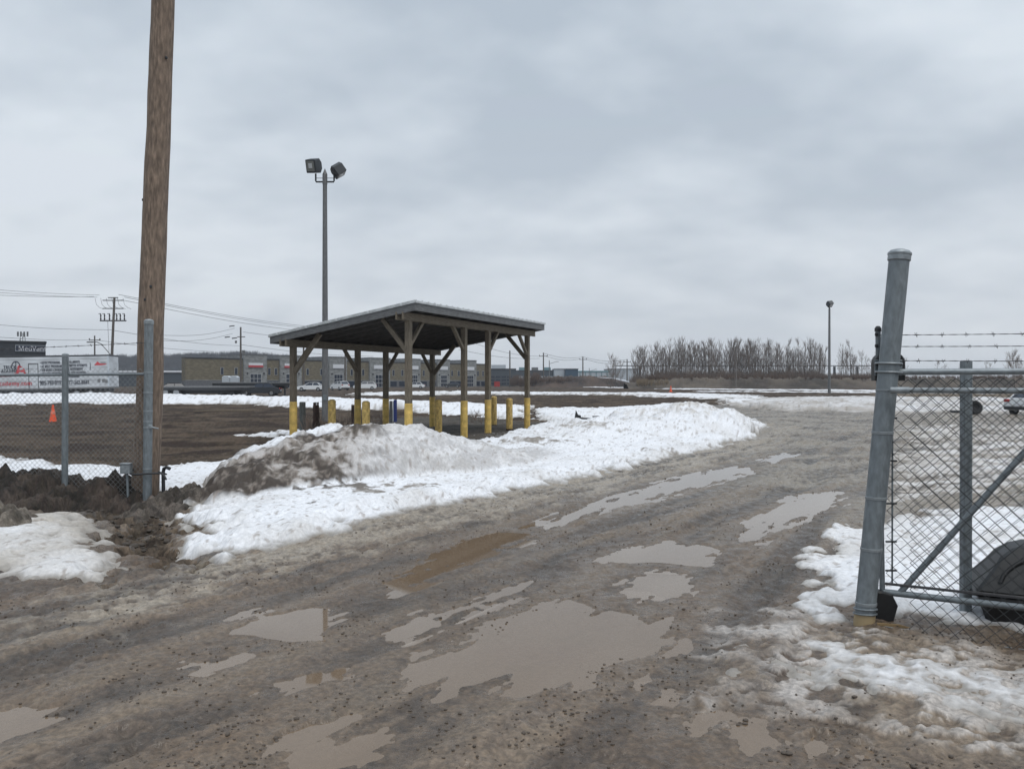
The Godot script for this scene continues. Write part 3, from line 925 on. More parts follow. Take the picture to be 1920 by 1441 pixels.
# ---------------------------------------------------------------- fences and gate
func chain_link(parent: Node, a: Vector3, b: Vector3, y0: float, y1: float, wide: float, tall: float, r: float, mat: Material) -> void:
	var m := MB.new()
	var along := b - a
	along.y = 0
	var total := along.length()
	var d := along.normalized()
	var off := d.cross(Vector3.UP) * r * 0.9
	var count := int(total / (wide * 0.5))
	var rows := int((y1 - y0) / (tall * 0.5))
	for i in count:
		var pts := []
		for k in rows + 1:
			var s := (i + ((k + i) % 2)) * wide * 0.5
			var wob := nmid.get_noise_2d(s * 2.0, k * 0.07) * 0.004
			pts.append(a + d * (s + wob) + Vector3.UP * (y0 - a.y + k * tall * 0.5) + off * (1.0 if (k % 2) == 0 else -1.0))
		m.tube(pts, r, 4, false)
	part("chain_link_mesh", m, mat, parent)


func barbed(called: String, label: String, group: String, a: Vector3, b: Vector3, every: float, r: float) -> void:
	var t := thing(called, label, "barbed wire", a, 0.0, group)
	var m := MB.new()
	var n := 24
	for s in 2:
		var pts := []
		for i in n * 4 + 1:
			var k := float(i) / (n * 4)
			var o := Vector3(0, sin(i * 1.6 + s * PI), cos(i * 1.6 + s * PI)) * r * 0.9
			pts.append((b - a) * k + Vector3(0, -0.02 * sin(k * PI), 0) + o)
		m.tube(pts, r, 4, false)
	part("strand", m, M.wire, t)
	var dist := (b - a).length()
	var d := (b - a) / dist
	var s := every * 0.6
	var g := MB.new()
	while s < dist:
		var c := d * s + Vector3(0, -0.02 * sin(s / dist * PI), 0)
		for k in 2:
			var o := Vector3(rng.randf_range(-0.5, 0.5), rng.randf_range(0.6, 1.0), rng.randf_range(-1, 1)).normalized() * 0.016
			g.tube([c - o + d * 0.006 * k, c + o + d * 0.006 * k], r * 0.9, 4)
		g.tube([c - d * 0.01, c + d * 0.014], r * 2.0, 6)
		s += every * rng.randf_range(0.9, 1.1)
	part("barbs", g, M.wire, t)


func band(parent: Node, base: Vector3, lean: Vector3, y: float, r: float, tall := 0.022) -> void:
	var m := MB.new()
	m.lathe([Vector2(r, -tall * 0.5), Vector2(r + 0.004, -tall * 0.4), Vector2(r + 0.004, tall * 0.4), Vector2(r, tall * 0.5)], 24)
	var o := part("tension_band", m, M.galv_bright, parent)
	o.position = base + lean * (y / lean.y)


func make_right_gate() -> void:
	var base := Vector3(2.27, 0.00, -4.95)
	var top := Vector3(2.50, 2.43, -4.95)
	var lean := top - base
	var ax := Basis(lean.normalized().cross(Vector3.BACK).normalized(), lean.normalized(), lean.normalized().cross(Vector3.BACK).normalized().cross(lean.normalized()))
	var t := thing("gate_post", "thick leaning galvanised steel gate post right of the road", "post", base)
	var m := MB.new()
	m.lathe([Vector2(0.062, -0.15), Vector2(0.062, lean.length() - 0.02)], 32, Transform3D(ax, Vector3.ZERO))
	part("pipe", m, M.galv, t)
	var cap := MB.new()
	var l := lean.length()
	cap.lathe([Vector2(0.064, l - 0.055), Vector2(0.069, l - 0.05), Vector2(0.069, l - 0.018), Vector2(0.072, l - 0.014), Vector2(0.072, l - 0.004), Vector2(0.058, l + 0.012), Vector2(0.03, l + 0.022), Vector2(0.0, l + 0.025)], 32, Transform3D(ax, Vector3.ZERO))
	part("post_cap", cap, M.galv_bright, t)
	var col := MB.new()
	col.lathe([Vector2(0.0635, -0.02), Vector2(0.0635, 0.105)], 32, Transform3D(ax, Vector3.ZERO))
	part("rusty_collar", col, M.collar, t)
	for y in [0.17, 0.52, 0.85, 1.27, 1.545]:
		band(t, Vector3.ZERO, lean, y, 0.062, 0.02 if y < 1.5 else 0.012)
	for y in [0.105, 0.135]:
		var rg := MB.new()
		var pts := []
		for k in 25: pts.append(lean * (y / lean.y) + Vector3(cos(TAU * k / 24.0) * 0.068, 0.008 * sin(TAU * k / 24.0), sin(TAU * k / 24.0) * 0.068))
		rg.tube(pts, 0.006, 6, false)
		part("wire_ring", rg, M.galv, t)
	# upper roller: a black cover behind the post, two U-bolts round its front
	var rc := lean * (1.69 / lean.y)
	var cover := MB.new()
	var out := []
	for k in 13:
		var an := PI * k / 12.0
		out.append(Vector2(cos(an) * 0.094, 0.035 + sin(an) * 0.075))
	out.append(Vector2(-0.094, -0.085)); out.append(Vector2(0.094, -0.085))
	cover.prism(out, 0.045, 0.008, 0.0, Transform3D(Basis(Vector3(0.15, 0, -1).normalized(), Vector3.UP, Vector3(1, 0, 0.15).normalized()), Vector3(0.0, 0, 0)))
	var rl := thing("gate_roller", "black roller cover clamped behind the upper gate post", "gate roller", base + rc + Vector3(0.052, 0.0, -0.115))
	part("roller_cover", cover, M.black, rl)
	for sx in [-0.078, 0.078]:
		bx("clamp_plate", Vector3(sx - 0.026, 0.0, 0.058), Vector3(0.026, 0.105, 0.008), M.galv, rl, 0.003)
	for y in [0.026, -0.03]:
		var u := MB.new()
		var pts := [Vector3(-0.108, y + 0.004, 0.05)]
		for k in 9:
			var an := PI * k / 8.0
			pts.append(Vector3(-cos(an) * 0.076 - 0.050, y + 0.003 - k * 0.0008, 0.115 + sin(an) * 0.067))
		pts.append(Vector3(0.052, y - 0.004, 0.05))
		u.tube(pts, 0.0065, 8)
		part("u_bolt", u, M.galv_bright, rl)
		for sx in [-0.078, 0.078]: bx("nut", Vector3(sx - 0.026, y, 0.066), Vector3(0.02, 0.02, 0.012), M.trim_dark, rl, 0.003)
	# lower roller
	var lr := thing("gate_roller", "black lower roller block on the ground beside the gate post", "gate roller", base + Vector3(0.155, 0.13, -0.08))
	var blk := MB.new()
	blk.prism([Vector2(-0.09, -0.1), Vector2(0.055, -0.105), Vector2(0.088, 0.01), Vector2(0.05, 0.085), Vector2(-0.02, 0.105), Vector2(-0.09, 0.105)], 0.05, 0.01, 0.0, Transform3D(Basis(Vector3(0, 0, -1), Vector3.UP, Vector3(1, 0, 0)), Vector3.ZERO))
	part("roller_block", blk, M.black, lr)
	bx("bracket", Vector3(-0.098, 0.0, 0.03), Vector3(0.018, 0.2, 0.03), M.galv, lr, 0.003)
	# fixed fence in front: rail, fabric, tension wire
	var a := base + Vector3(0.06, 0, 0.05)
	var dir := Vector3(0.87, 0, 0.48).normalized()
	var f := thing("chain_link_fence", "fixed chain-link fence panel with a top rail, right of the leaning gate post", "fence", a)
	var at := lean * (1.54 / lean.y)
	var r0 := at + Vector3(-0.085, 0.005, 0.055)
	pipe("top_rail", r0 + dir * 0.09, r0 + dir * 3.2, 0.0175, M.galv_bright, f, 18)
	pipe("rail_cup", r0 - dir * 0.0, r0 + dir * 0.105, 0.0215, M.galv_bright, f, 18)
	chain_link(f, r0 + dir * 0.10 + Vector3(0, 0, 0.022), r0 + dir * 3.2 + Vector3(0, 0, 0.022), -0.02, 1.628, 0.082, 0.082, 0.003, M.mesh_wire)
	var tw := MB.new()
	tw.tube([Vector3(0.02, 0.05, 0.03), dir * 0.5 + Vector3(0, 0.02, 0), dir * 3.2 + Vector3(0, 0.03, 0)], 0.0022, 5)
	part("tension_wire", tw, M.galv_bright, f)
	var tie := MB.new()
	for k in 4: tie.tube([Vector3(-0.01, 0.055 + k * 0.004, 0.03), Vector3(0.12, 0.045 + k * 0.006, 0.05), Vector3(0.30, 0.01 + k * 0.003, 0.10)], 0.003, 5)
	part("wire_tie", tie, M.straw, f)
	# sliding gate behind: frame pipes, brace, fabric, bars
	var g := thing("sliding_gate", "open sliding chain-link gate with a diagonal brace, behind the right fence panel", "gate", base + Vector3(0.185, 0, -0.115))
	var gd := Vector3(0.87, 0, 0.44).normalized()
	pipe("upper_rail", Vector3(-0.03, 1.662, 0) , Vector3(-0.03, 1.662, 0) + gd * 3.3, 0.0205, M.galv_bright, g, 18)
	pipe("lower_rail", Vector3(-0.01, 0.212, 0) , Vector3(-0.01, 0.212, 0) + gd * 3.3, 0.021, M.galv, g, 18)
	pipe("end_upright", Vector3(-0.005, 0.04, 0), Vector3(-0.04, 1.95, 0), 0.017, M.galv, g, 14)
	var capm := MB.new()
	capm.lathe([Vector2(0.021, -0.02), Vector2(0.021, 0.0), Vector2(0.012, 0.014), Vector2(0.0, 0.017)], 14, Transform3D(Basis(), Vector3(-0.04, 1.95, 0)))
	part("upright_cap", capm, M.trim_dark, g)
	for y in [1.745, 1.835, 1.91]: bx("wire_clip", Vector3(-0.055, y, 0.012), Vector3(0.018, 0.022, 0.02), M.trim_dark, g, 0.004)
	pipe("diagonal_brace", Vector3(0, 0.212, 0) + gd * 0.10 + Vector3(0, 0.01, 0.0), Vector3(0, 0.212, 0) + gd * 1.12 + Vector3(0, 1.43, 0), 0.0195, M.galv, g, 16)
	bx("tension_bar", Vector3(0.042, 0.95, 0.03), Vector3(0.012, 1.36, 0.006), M.galv, g, 0.002)
	for y in [0.36, 0.55, 0.8, 1.08, 1.36]: bx("bolt", Vector3(0.035, y, 0.03), Vector3(0.075, 0.012, 0.012), M.trim_dark, g, 0.003)
	beam("lower_bar", Vector3(0.0, 0.272, 0.02), Vector3(0.0, 0.272, 0.02) + gd * 3.3, 0.008, 0.018, M.wire, g)
	chain_link(g, Vector3(0.01, 0, 0.02), Vector3(0.01, 0, 0.02) + gd * 3.2, 0.26, 1.63, 0.082, 0.082, 0.0027, M.mesh_wire)
	var labels := ["topmost strand of barbed wire above the sliding gate", "middle strand of barbed wire above the sliding gate", "lowest strand of barbed wire just above the gate's upper rail"]
	var ys := [1.905, 1.83, 1.738]
	for i in 3:
		var st := g.position + Vector3(-0.05, ys[i], 0.01)
		barbed("barbed_wire", labels[i], "barbed wires over the sliding gate", st, st + gd * 3.3, 0.145, 0.0016)
	var ip := thing("fence_post", "square-topped grey fence post standing behind the sliding gate", "post", Vector3(3.03, 0.00, -5.12) * Vector3(1, 0, 1))
	bx("shaft", Vector3(0, 0.85, 0), Vector3(0.058, 1.78, 0.058), M.galv, ip, 0.006)
	# moulded black tub behind the gate
	var tub := thing("plastic_tub", "big black moulded plastic tub with domed lid behind the sliding gate", "tub", Vector3(3.59, 0.0, -4.85), -0.46)
	var body := MB.new()
	body.prism([Vector2(-0.50, 0.0), Vector2(0.50, 0.0), Vector2(0.56, 0.2), Vector2(-0.56, 0.2)], 0.30, 0.03, -0.04, Transform3D(Basis(Vector3.FORWARD, Vector3.UP, Vector3.RIGHT), Vector3(0, 0, -0.2)))
	part("body", body, M.black, tub)
	bx("ledge", Vector3(0, 0.215, -0.2), Vector3(1.20, 0.03, 0.62), M.black, tub, 0.012)
	var dome := MB.new()
	var arc := [Vector2(-0.57, 0.23)]
	for p in [[-0.47, 0.36], [-0.42, 0.44], [-0.35, 0.495], [-0.27, 0.525], [-0.15, 0.545], [0.0, 0.55], [0.15, 0.545], [0.27, 0.525], [0.35, 0.495], [0.42, 0.44], [0.47, 0.36], [0.57, 0.23]]: arc.append(Vector2(p[0], p[1]))
	dome.prism(arc, 0.30, 0.02, 0.20, Transform3D(Basis(Vector3.FORWARD, Vector3.UP, Vector3.RIGHT), Vector3(0, 0, -0.2)))
	part("domed_lid", dome, M.tub, tub)
	for k in [[0.44, 0.25], [0.30, 0.15]]:
		var rib := MB.new()
		var pts := []
		for i in 17:
			var an := PI * (0.06 + 0.88 * i / 16.0)
			var y: float = 0.245 + sin(an) * k[1]
			pts.append(Vector3(-cos(an) * k[0], y, 0.106 - 0.2 * (y - 0.23) / 0.32))
		rib.tube(pts, 0.013, 8)
		part("moulded_rib", rib, M.black, tub)


func make_left_fence() -> void:
	var gp := Vector3(-4.94, 0.00, -10.38)
	var t := thing("gate_post", "tall galvanised steel post strapped to the wooden pole on the left", "post", gp)
	var lean := Vector3(0.03, 2.42, 0)
	var m := MB.new()
	m.tube([Vector3(0, -0.25, 0), lean], 0.057, 28)
	part("pipe", m, M.galv, t)
	var cap := MB.new()
	cap.lathe([Vector2(0.059, -0.05), Vector2(0.063, -0.045), Vector2(0.063, 0.0), Vector2(0.045, 0.018), Vector2(0.0, 0.03)], 28, Transform3D(Basis(), lean))
	part("post_cap", cap, M.galv_bright, t)
	for y in [0.42, 0.98, 1.06, 1.2, 1.45, 1.72]: band(t, Vector3.ZERO, lean, y, 0.057, 0.02)
	pipe("hinge_pin", Vector3(0.05, 0.99, 0.03), Vector3(0.17, 0.965, 0.03), 0.011, M.galv_bright, t, 10)
	bx("hinge_collar", Vector3(0.062, 0.99, 0.03), Vector3(0.045, 0.05, 0.05), M.galv_bright, t, 0.008)
	var p2 := Vector3(-6.10, -0.16, -10.5)
	var d := (p2 - gp)
	d.y = 0
	d = d.normalized()
	var f := thing("chain_link_fence", "chain-link fence with grey line post and top rail, left of the wooden pole", "fence", gp)
	pipe("top_rail", Vector3(0, 1.70, 0), d * 5.2 + Vector3(0, 1.67, 0), 0.019, M.galv, f, 14)
	for k in [0, 1]:
		var q: Vector3 = (p2 - gp) * Vector3(1, 0, 1) + d * 3.0 * k
		var pm := MB.new()
		pm.tube([q + Vector3(0, -0.4, 0.045), q + Vector3(0.015, 1.97, 0.045)], 0.041, 20)
		part("line_post", pm, M.galv, f)
		var cp := MB.new()
		cp.lathe([Vector2(0.043, -0.03), Vector2(0.043, 0.0), Vector2(0.025, 0.012), Vector2(0.0, 0.016)], 20, Transform3D(Basis(), q + Vector3(0.015, 1.97, 0.045)))
		part("post_cap", cp, M.galv_bright, f)
	chain_link(f, d * 0.06, d * 5.2, -0.05, 1.80, 0.0715, 0.0715, 0.0028, M.mesh_wire_far)
	barbed("barbed_wire", "single barbed wire running from the strapped post over the left fence", "", gp + Vector3(0.0, 2.12, 0.06), gp + d * 5.2 + Vector3(0, 1.98, 0.06), 0.17, 0.0026)
	# the big wooden pole behind it
	var pb := Vector3(-5.10, 0.00, -10.67)
	var pole := thing("wooden_pole", "thick weathered wooden utility pole leaning right at the left gatepost", "utility pole", pb)
	var pm := MB.new()
	var pts := []
	var rr := []
	for i in 41:
		var y := -0.4 + i * 0.24
		pts.append(Vector3(0.0 + y * 0.0365 + nmid.get_noise_2d(y * 0.4, 3.0) * 0.012, y, nmid.get_noise_2d(y * 0.4, 9.0) * 0.02))
		rr.append(0.178 - 0.0042 * y + nfine.get_noise_2d(y * 1.3, 1.0) * 0.003)
	pm.tube(pts, rr, 28)
	part("trunk", pm, M.pole_wood, pole)
	for k in [[0.125, 6.05, 0.10], [-0.13, 4.1, 0.09], [0.05, 2.9, 0.16], [-0.02, 2.72, 0.165], [0.16, 7.2, 0.09]]:
		var nl := MB.new()
		nl.box(Vector3(k[0] + k[1] * 0.0365, k[1], k[2]), Vector3(0.03, 0.035, 0.03), 0.006)
		part("nail_stub", nl, M.trim_dark, pole)
	var strap := thing("chain_strap", "dark chain looped round the wooden pole and steel post", "chain", gp + Vector3(0, 0.36, 0))
	var sm := MB.new()
	var loop := []
	for k in 33:
		var an := TAU * k / 32.0
		loop.append(Vector3(-0.03 + cos(an) * 0.235, 0.02 * sin(an * 2.0) - 0.02 * cos(an), -0.09 + sin(an) * 0.19))
	sm.tube(loop, 0.013, 6, false)
	part("loop", sm, M.trim_dark, strap)
	var tail := MB.new()
	tail.tube([Vector3(0.2, -0.01, 0.0), Vector3(0.26, -0.03, 0.05), Vector3(0.29, -0.08, 0.06)], 0.013, 6)
	part("tail", tail, M.trim_dark, strap)
	var jb := thing("junction_box", "small grey metal box on a thin conduit left of the wooden pole", "electrical box", gp + Vector3(-0.27, 0, 0.02))
	bx("box", Vector3(0, 0.42, 0), Vector3(0.13, 0.125, 0.09), M.galv_bright, jb, 0.006)
	bx("lid", Vector3(0, 0.492, 0), Vector3(0.14, 0.016, 0.10), M.galv_bright, jb, 0.004)
	pipe("conduit", Vector3(0.03, -0.1, 0), Vector3(0.01, 0.36, 0), 0.018, M.galv, jb, 10)
	var cd := thing("drain_pipe", "short dark bent pipe at the right foot of the wooden pole", "pipe", gp + Vector3(0.17, 0, -0.12))
	var cm := MB.new()
	cm.tube([Vector3(0, -0.1, 0), Vector3(-0.005, 0.36, 0), Vector3(0.01, 0.41, 0.01), Vector3(0.05, 0.43, 0.02), Vector3(0.10, 0.41, 0.03)], 0.024, 10)
	part("elbow", cm, M.trim_dark, cd)


# ---------------------------------------------------------------- shelter
func make_shelter() -> void:
	var t := thing("timber_shelter", "open timber shelter with sloping metal roof and yellow sleeved posts", "shelter", Vector3(-5.94, 0, -20.84), 1.124)
	var s := [0.0, 2.853, 4.327, 7.18]
	var W := 3.71
	var lo := 2.54
	var hi := 3.12
	var slope := (hi - lo) / W
	var bt := 0.19
	for row in 2:
		var z := W * row
		var top: float = [lo, hi][row]
		for i in 4:
			var p := beam("post", Vector3(s[i], -0.2, z), Vector3(s[i], top + 0.02, z), 0.145, 0.145, M.timber, t, Vector3.BACK)
			var sl := MB.new()
			sl.lathe([Vector2(0.103, -0.3), Vector2(0.103, 1.03), Vector2(0.098, 1.05), Vector2(0.07, 1.05)], 24)
			var so := part("yellow_sleeve", sl, M.yellow, t)
			so.position = Vector3(s[i], 0, z)
			bx("bolt", Vector3(s[i] + 0.02, 1.15, z + 0.075), Vector3(0.025, 0.025, 0.012), M.trim_dark, t, 0.004)
		for k in [-1, 1]:
			beam("header_beam", Vector3(-0.42, top + bt * 0.5, z + k * 0.095), Vector3(s[3] + 0.42, top + bt * 0.5, z + k * 0.095), 0.042, bt, M.timber, t)
		# braces along the beams
		for i in [[0, 1], [1, -1], [2, 1], [3, -1]]:
			var x: float = s[i[0]]
			beam("knee_brace", Vector3(x + i[1] * 0.05, top - 0.62, z), Vector3(x + i[1] * 0.66, top + 0.02, z), 0.10, 0.085, M.timber, t)
	for i in [0, 3]:      # braces across, up to the rafters
		beam("knee_brace", Vector3(s[i], 1.86, 0.05), Vector3(s[i], lo + bt + slope * 0.92, 0.92), 0.09, 0.13, M.timber, t)
		beam("knee_brace", Vector3(s[i], hi - 0.75, W - 0.05), Vector3(s[i], hi + bt - slope * 0.75, W - 0.78), 0.09, 0.12, M.timber, t)
	var z0 := -0.42
	var z1 := W + 0.42
	var under := func(z: float) -> float: return lo + bt + slope * z
	var x0 := -0.36
	var x1: float = s[3] + 0.36
	for i in 13:
		var x := lerpf(x0 + 0.06, x1 - 0.06, i / 12.0)
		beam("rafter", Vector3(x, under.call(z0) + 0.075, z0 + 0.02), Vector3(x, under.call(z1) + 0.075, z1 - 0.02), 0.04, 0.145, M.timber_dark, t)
	for x in [x0 - 0.022, x1 + 0.022]:
		beam("rake_board", Vector3(x, under.call(z0) + 0.055, z0 - 0.02), Vector3(x, under.call(z1) + 0.055, z1 + 0.02), 0.038, 0.20, M.timber_grey, t)
	beam("fascia_board", Vector3(x0 - 0.04, under.call(z1) + 0.05, z1 + 0.022), Vector3(x1 + 0.04, under.call(z1) + 0.05, z1 + 0.022), 0.038, 0.20, M.timber_grey, t)
	beam("fascia_board", Vector3(x0 - 0.04, under.call(z0) + 0.05, z0 - 0.022), Vector3(x1 + 0.04, under.call(z0) + 0.05, z0 - 0.022), 0.038, 0.20, M.timber_grey, t)
	for k in 4:
		var zz := lerpf(z0 + 0.1, z1 - 0.1, k / 3.0)
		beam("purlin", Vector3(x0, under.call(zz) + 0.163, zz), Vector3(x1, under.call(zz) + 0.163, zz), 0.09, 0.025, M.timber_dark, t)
	var count := 9
	var pw := (x1 - x0 + 0.10) / count
	for i in count:
		var m := MB.new()
		var xa := x0 - 0.05 + pw * i
		var ya: float = under.call(z0 - 0.05) + 0.185
		var yb: float = under.call(z1 + 0.06) + 0.185
		m.quad(Vector3(xa, ya, z0 - 0.05), Vector3(xa + pw, ya, z0 - 0.05), Vector3(xa + pw, yb, z1 + 0.06), Vector3(xa, yb, z1 + 0.06), Vector3.UP)
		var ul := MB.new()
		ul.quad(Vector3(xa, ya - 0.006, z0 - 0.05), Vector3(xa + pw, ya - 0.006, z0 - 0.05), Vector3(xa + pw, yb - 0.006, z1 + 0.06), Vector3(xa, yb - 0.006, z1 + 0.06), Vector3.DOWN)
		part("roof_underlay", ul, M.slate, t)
		for k in 3:
			var xr := xa + pw * (0.02 + k / 3.0)
			var len := Vector2(z1 - z0 + 0.11, yb - ya).length()
			var xf := Transform3D(Basis(Vector3.RIGHT, -atan2(yb - ya, z1 - z0 + 0.11)), Vector3(xr + 0.02, (ya + yb) * 0.5 + 0.012, (z0 + z1) * 0.5))
			m.box(Vector3.ZERO, Vector3(0.035, 0.03, len), 0.008, xf)
		part("roof_panel", m, M.roof_sheet, t)
	for x in [x0 - 0.055, x1 + 0.055]:
		beam("roof_trim", Vector3(x, under.call(z0 - 0.06) + 0.172, z0 - 0.06), Vector3(x, under.call(z1 + 0.06) + 0.172, z1 + 0.06), 0.03, 0.075, M.roof_trim, t)
	beam("roof_trim", Vector3(x0 - 0.07, under.call(z1 + 0.06) + 0.158, z1 + 0.06), Vector3(x1 + 0.07, under.call(z1 + 0.06) + 0.158, z1 + 0.06), 0.03, 0.06, M.roof_trim, t)
	beam("roof_trim", Vector3(x0 - 0.07, under.call(z0 - 0.06) + 0.158, z0 - 0.06), Vector3(x1 + 0.07, under.call(z0 - 0.06) + 0.158, z0 - 0.06), 0.03, 0.06, M.roof_trim, t)
	# free-standing bollards under and beside it
	var spots := [[622, 21.3, 1.08, "yellow bollard beside the shelter's left corner post, in front of the lamp pole"], [686, 20.7, 1.05, "yellow bollard rising right behind the tall snow bank crest"], [822, 22.6, 1.04, "yellow bollard between the shelter's two nearest front posts"], [926, 27.6, 1.05, "yellow bollard half hidden behind the shelter's third front post"], [955, 25.2, 1.03, "yellow bollard with rusty foot left of the shelter's right corner post"]]
	for b in spots:
		var o := thing("yellow_bollard", b[3], "bollard", Vector3((b[0] - 960.0) / 1440.0 * b[1], 0, -b[1]), 0.0, "yellow bollards at the shelter")
		var m := MB.new()
		m.lathe([Vector2(0.108, 0.02), Vector2(0.108, b[2] - 0.05), Vector2(0.111, b[2] - 0.045), Vector2(0.111, b[2] - 0.03), Vector2(0.095, b[2]), Vector2(0.055, b[2] + 0.025), Vector2(0.0, b[2] + 0.032)], 24)
		part("sleeve", m, M.yellow_worn, o)
		var ft := MB.new()
		ft.lathe([Vector2(0.112, -0.2), Vector2(0.112, 0.05), Vector2(0.107, 0.055)], 24)
		part("rusty_foot", ft, M.rust, o)
	# old posts and stumps at its left
	var gp := thing("old_post", "short round grey weathered post beside the shelter's left corner", "post", Vector3(-6.69, 0.05, -24.50) * Vector3(1, 0, 1))
	var gm := MB.new()
	gm.lathe([Vector2(0.10, -0.1), Vector2(0.098, 0.92), Vector2(0.085, 0.95), Vector2(0.0, 0.955)], 16)
	part("shaft", gm, M.post_grey, gp)
	var st := thing("broken_stump", "rotten reddish-brown timber stump between grey post and lamp pole", "stump", Vector3(-6.08, 0.10, -23.80) * Vector3(1, 0, 1))
	var sm := MB.new()
	var pts := []
	var rr := []
	for i in 9:
		pts.append(Vector3(rng.randf_range(-0.012, 0.012), -0.1 + i * 0.12, rng.randf_range(-0.01, 0.01)))
		rr.append(rng.randf_range(0.095, 0.125))
	sm.tube(pts, rr, 11)
	part("trunk", sm, M.stump, st)
	for k in 5: bx("splinter", Vector3(cos(k * 1.3) * 0.07, 0.90, sin(k * 1.3) * 0.07), Vector3(0.035, rng.randf_range(0.08, 0.16), 0.03), M.stump, st, 0.008)
	var bp := thing("blue_post", "slim dark blue marker post behind the shelter", "post", Vector3(-4.64, 0.10, -30.50) * Vector3(1, 0, 1))
	bx("shaft", Vector3(0, 0.40, 0), Vector3(0.13, 0.95, 0.05), M.blue, bp, 0.01)
	bx("white_edge", Vector3(-0.085, 0.42, 0.0), Vector3(0.03, 0.8, 0.04), M.pale_wall, bp, 0.005)
	var wp := thing("grey_post", "short grey post right behind the shelter's third back post", "post", Vector3(-4.26, 0.01, -27.00) * Vector3(1, 0, 1))
	bx("shaft", Vector3(0, 0.42, 0), Vector3(0.10, 1.0, 0.08), M.lamp_grey, wp, 0.01)
	var kp := thing("brown_post", "short dark brown post left of the shelter's second back post", "post", Vector3(-5.50, 0.04, -26.50) * Vector3(1, 0, 1))
	bx("shaft", Vector3(0, 0.35, 0), Vector3(0.09, 0.9, 0.09), M.stump, kp, 0.01)
	# twiggy weeds
	var where := []
	var tw := MB.new()
	for k in 7:
		var an := rng.randf() * TAU
		var o := Vector3(cos(an), 0, sin(an))
		tw.tube([Vector3.ZERO, o * 0.12 + Vector3(0, 0.3, 0), o * 0.3 + Vector3(0, rng.randf_range(0.4, 0.75), 0)], [0.008, 0.006, 0.003], 4, false)
	for i in 70:
		var px := rng.randf_range(568, 720)
		var d := rng.randf_range(22.5, 27.0)
		where.append(Transform3D(Basis(Vector3.UP, rng.randf() * TAU).scaled(Vector3.ONE * rng.randf_range(0.3, 1.0)), Vector3((px - 960) / 1440.0 * d, 0, -d)))
	for i in 8:
		var d := rng.randf_range(29.0, 33.0)
		where.append(Transform3D(Basis(Vector3.UP, rng.randf() * TAU).scaled(Vector3.ONE * rng.randf_range(0.5, 0.9)), Vector3(rng.randf_range(880, 905) / 1440.0 * d - 960 / 1440.0 * d, 0, -d)))
	scatter("dry_weeds", tw.mesh(), where, M.twig, "tangle of dry leafless weeds and twigs under the shelter's left side", "weeds")
	# torn bumper on the snow
	var bump := thing("torn_bumper", "black torn plastic bumper piece lying on the snow right of the shelter", "car part", Vector3(2.75, 0.30, -27.2), 0.1)
	var bm := MB.new()
	bm.tube([Vector3(-0.42, 0.0, 0), Vector3(0.0, -0.02, 0.03), Vector3(0.58, 0.0, 0)], [0.05, 0.035, 0.02], 7)
	part("strip", bm, M.black, bump)
	var bf := MB.new()
	bf.prism([Vector2(-0.54, -0.04), Vector2(-0.30, -0.04), Vector2(-0.32, 0.10), Vector2(-0.42, 0.13), Vector2(-0.49, 0.28)], 0.05, 0.01, 0.0, Transform3D(Basis(Vector3.FORWARD, Vector3.UP, Vector3.RIGHT), Vector3.ZERO))
	part("flap", bf, M.black, bump)
	bx("bracket", Vector3(0.25, 0.06, 0), Vector3(0.30, 0.045, 0.1), M.black, bump, 0.015)
	var pl := thing("plank", "long pale plank lying on the dark dirt left of the shelter", "plank", Vector3(-15.00, 0.00, -40.00) * Vector3(1, 0, 1) + Vector3(0, 0.08, 0), 0.35)
	bx("board", Vector3.ZERO, Vector3(3.0, 0.06, 0.2), M.plank, pl, 0.008)


# ---------------------------------------------------------------- lamps, poles, wires
func flood_head(parent: Node, at: Vector3, aim: Basis, s: float) -> void:
	var hd := MB.new()
	hd.prism([Vector2(-0.27, -0.28), Vector2(0.27, -0.28), Vector2(0.30, 0.10), Vector2(0.14, 0.24), Vector2(-0.14, 0.24), Vector2(-0.30, 0.10)], 0.24, 0.03)
	var h := part("flood_head", hd, M.lamp_head, parent)
	h.transform = Transform3D(aim.scaled(Vector3.ONE * s), at)
	bx("lens", Vector3(0, -0.284, 0), Vector3(0.36, 0.012, 0.42), M.lens, h, 0.004)
	bx("reflector", Vector3(0, -0.293, 0.02), Vector3(0.18, 0.008, 0.2), M.lens_light, h, 0.003)


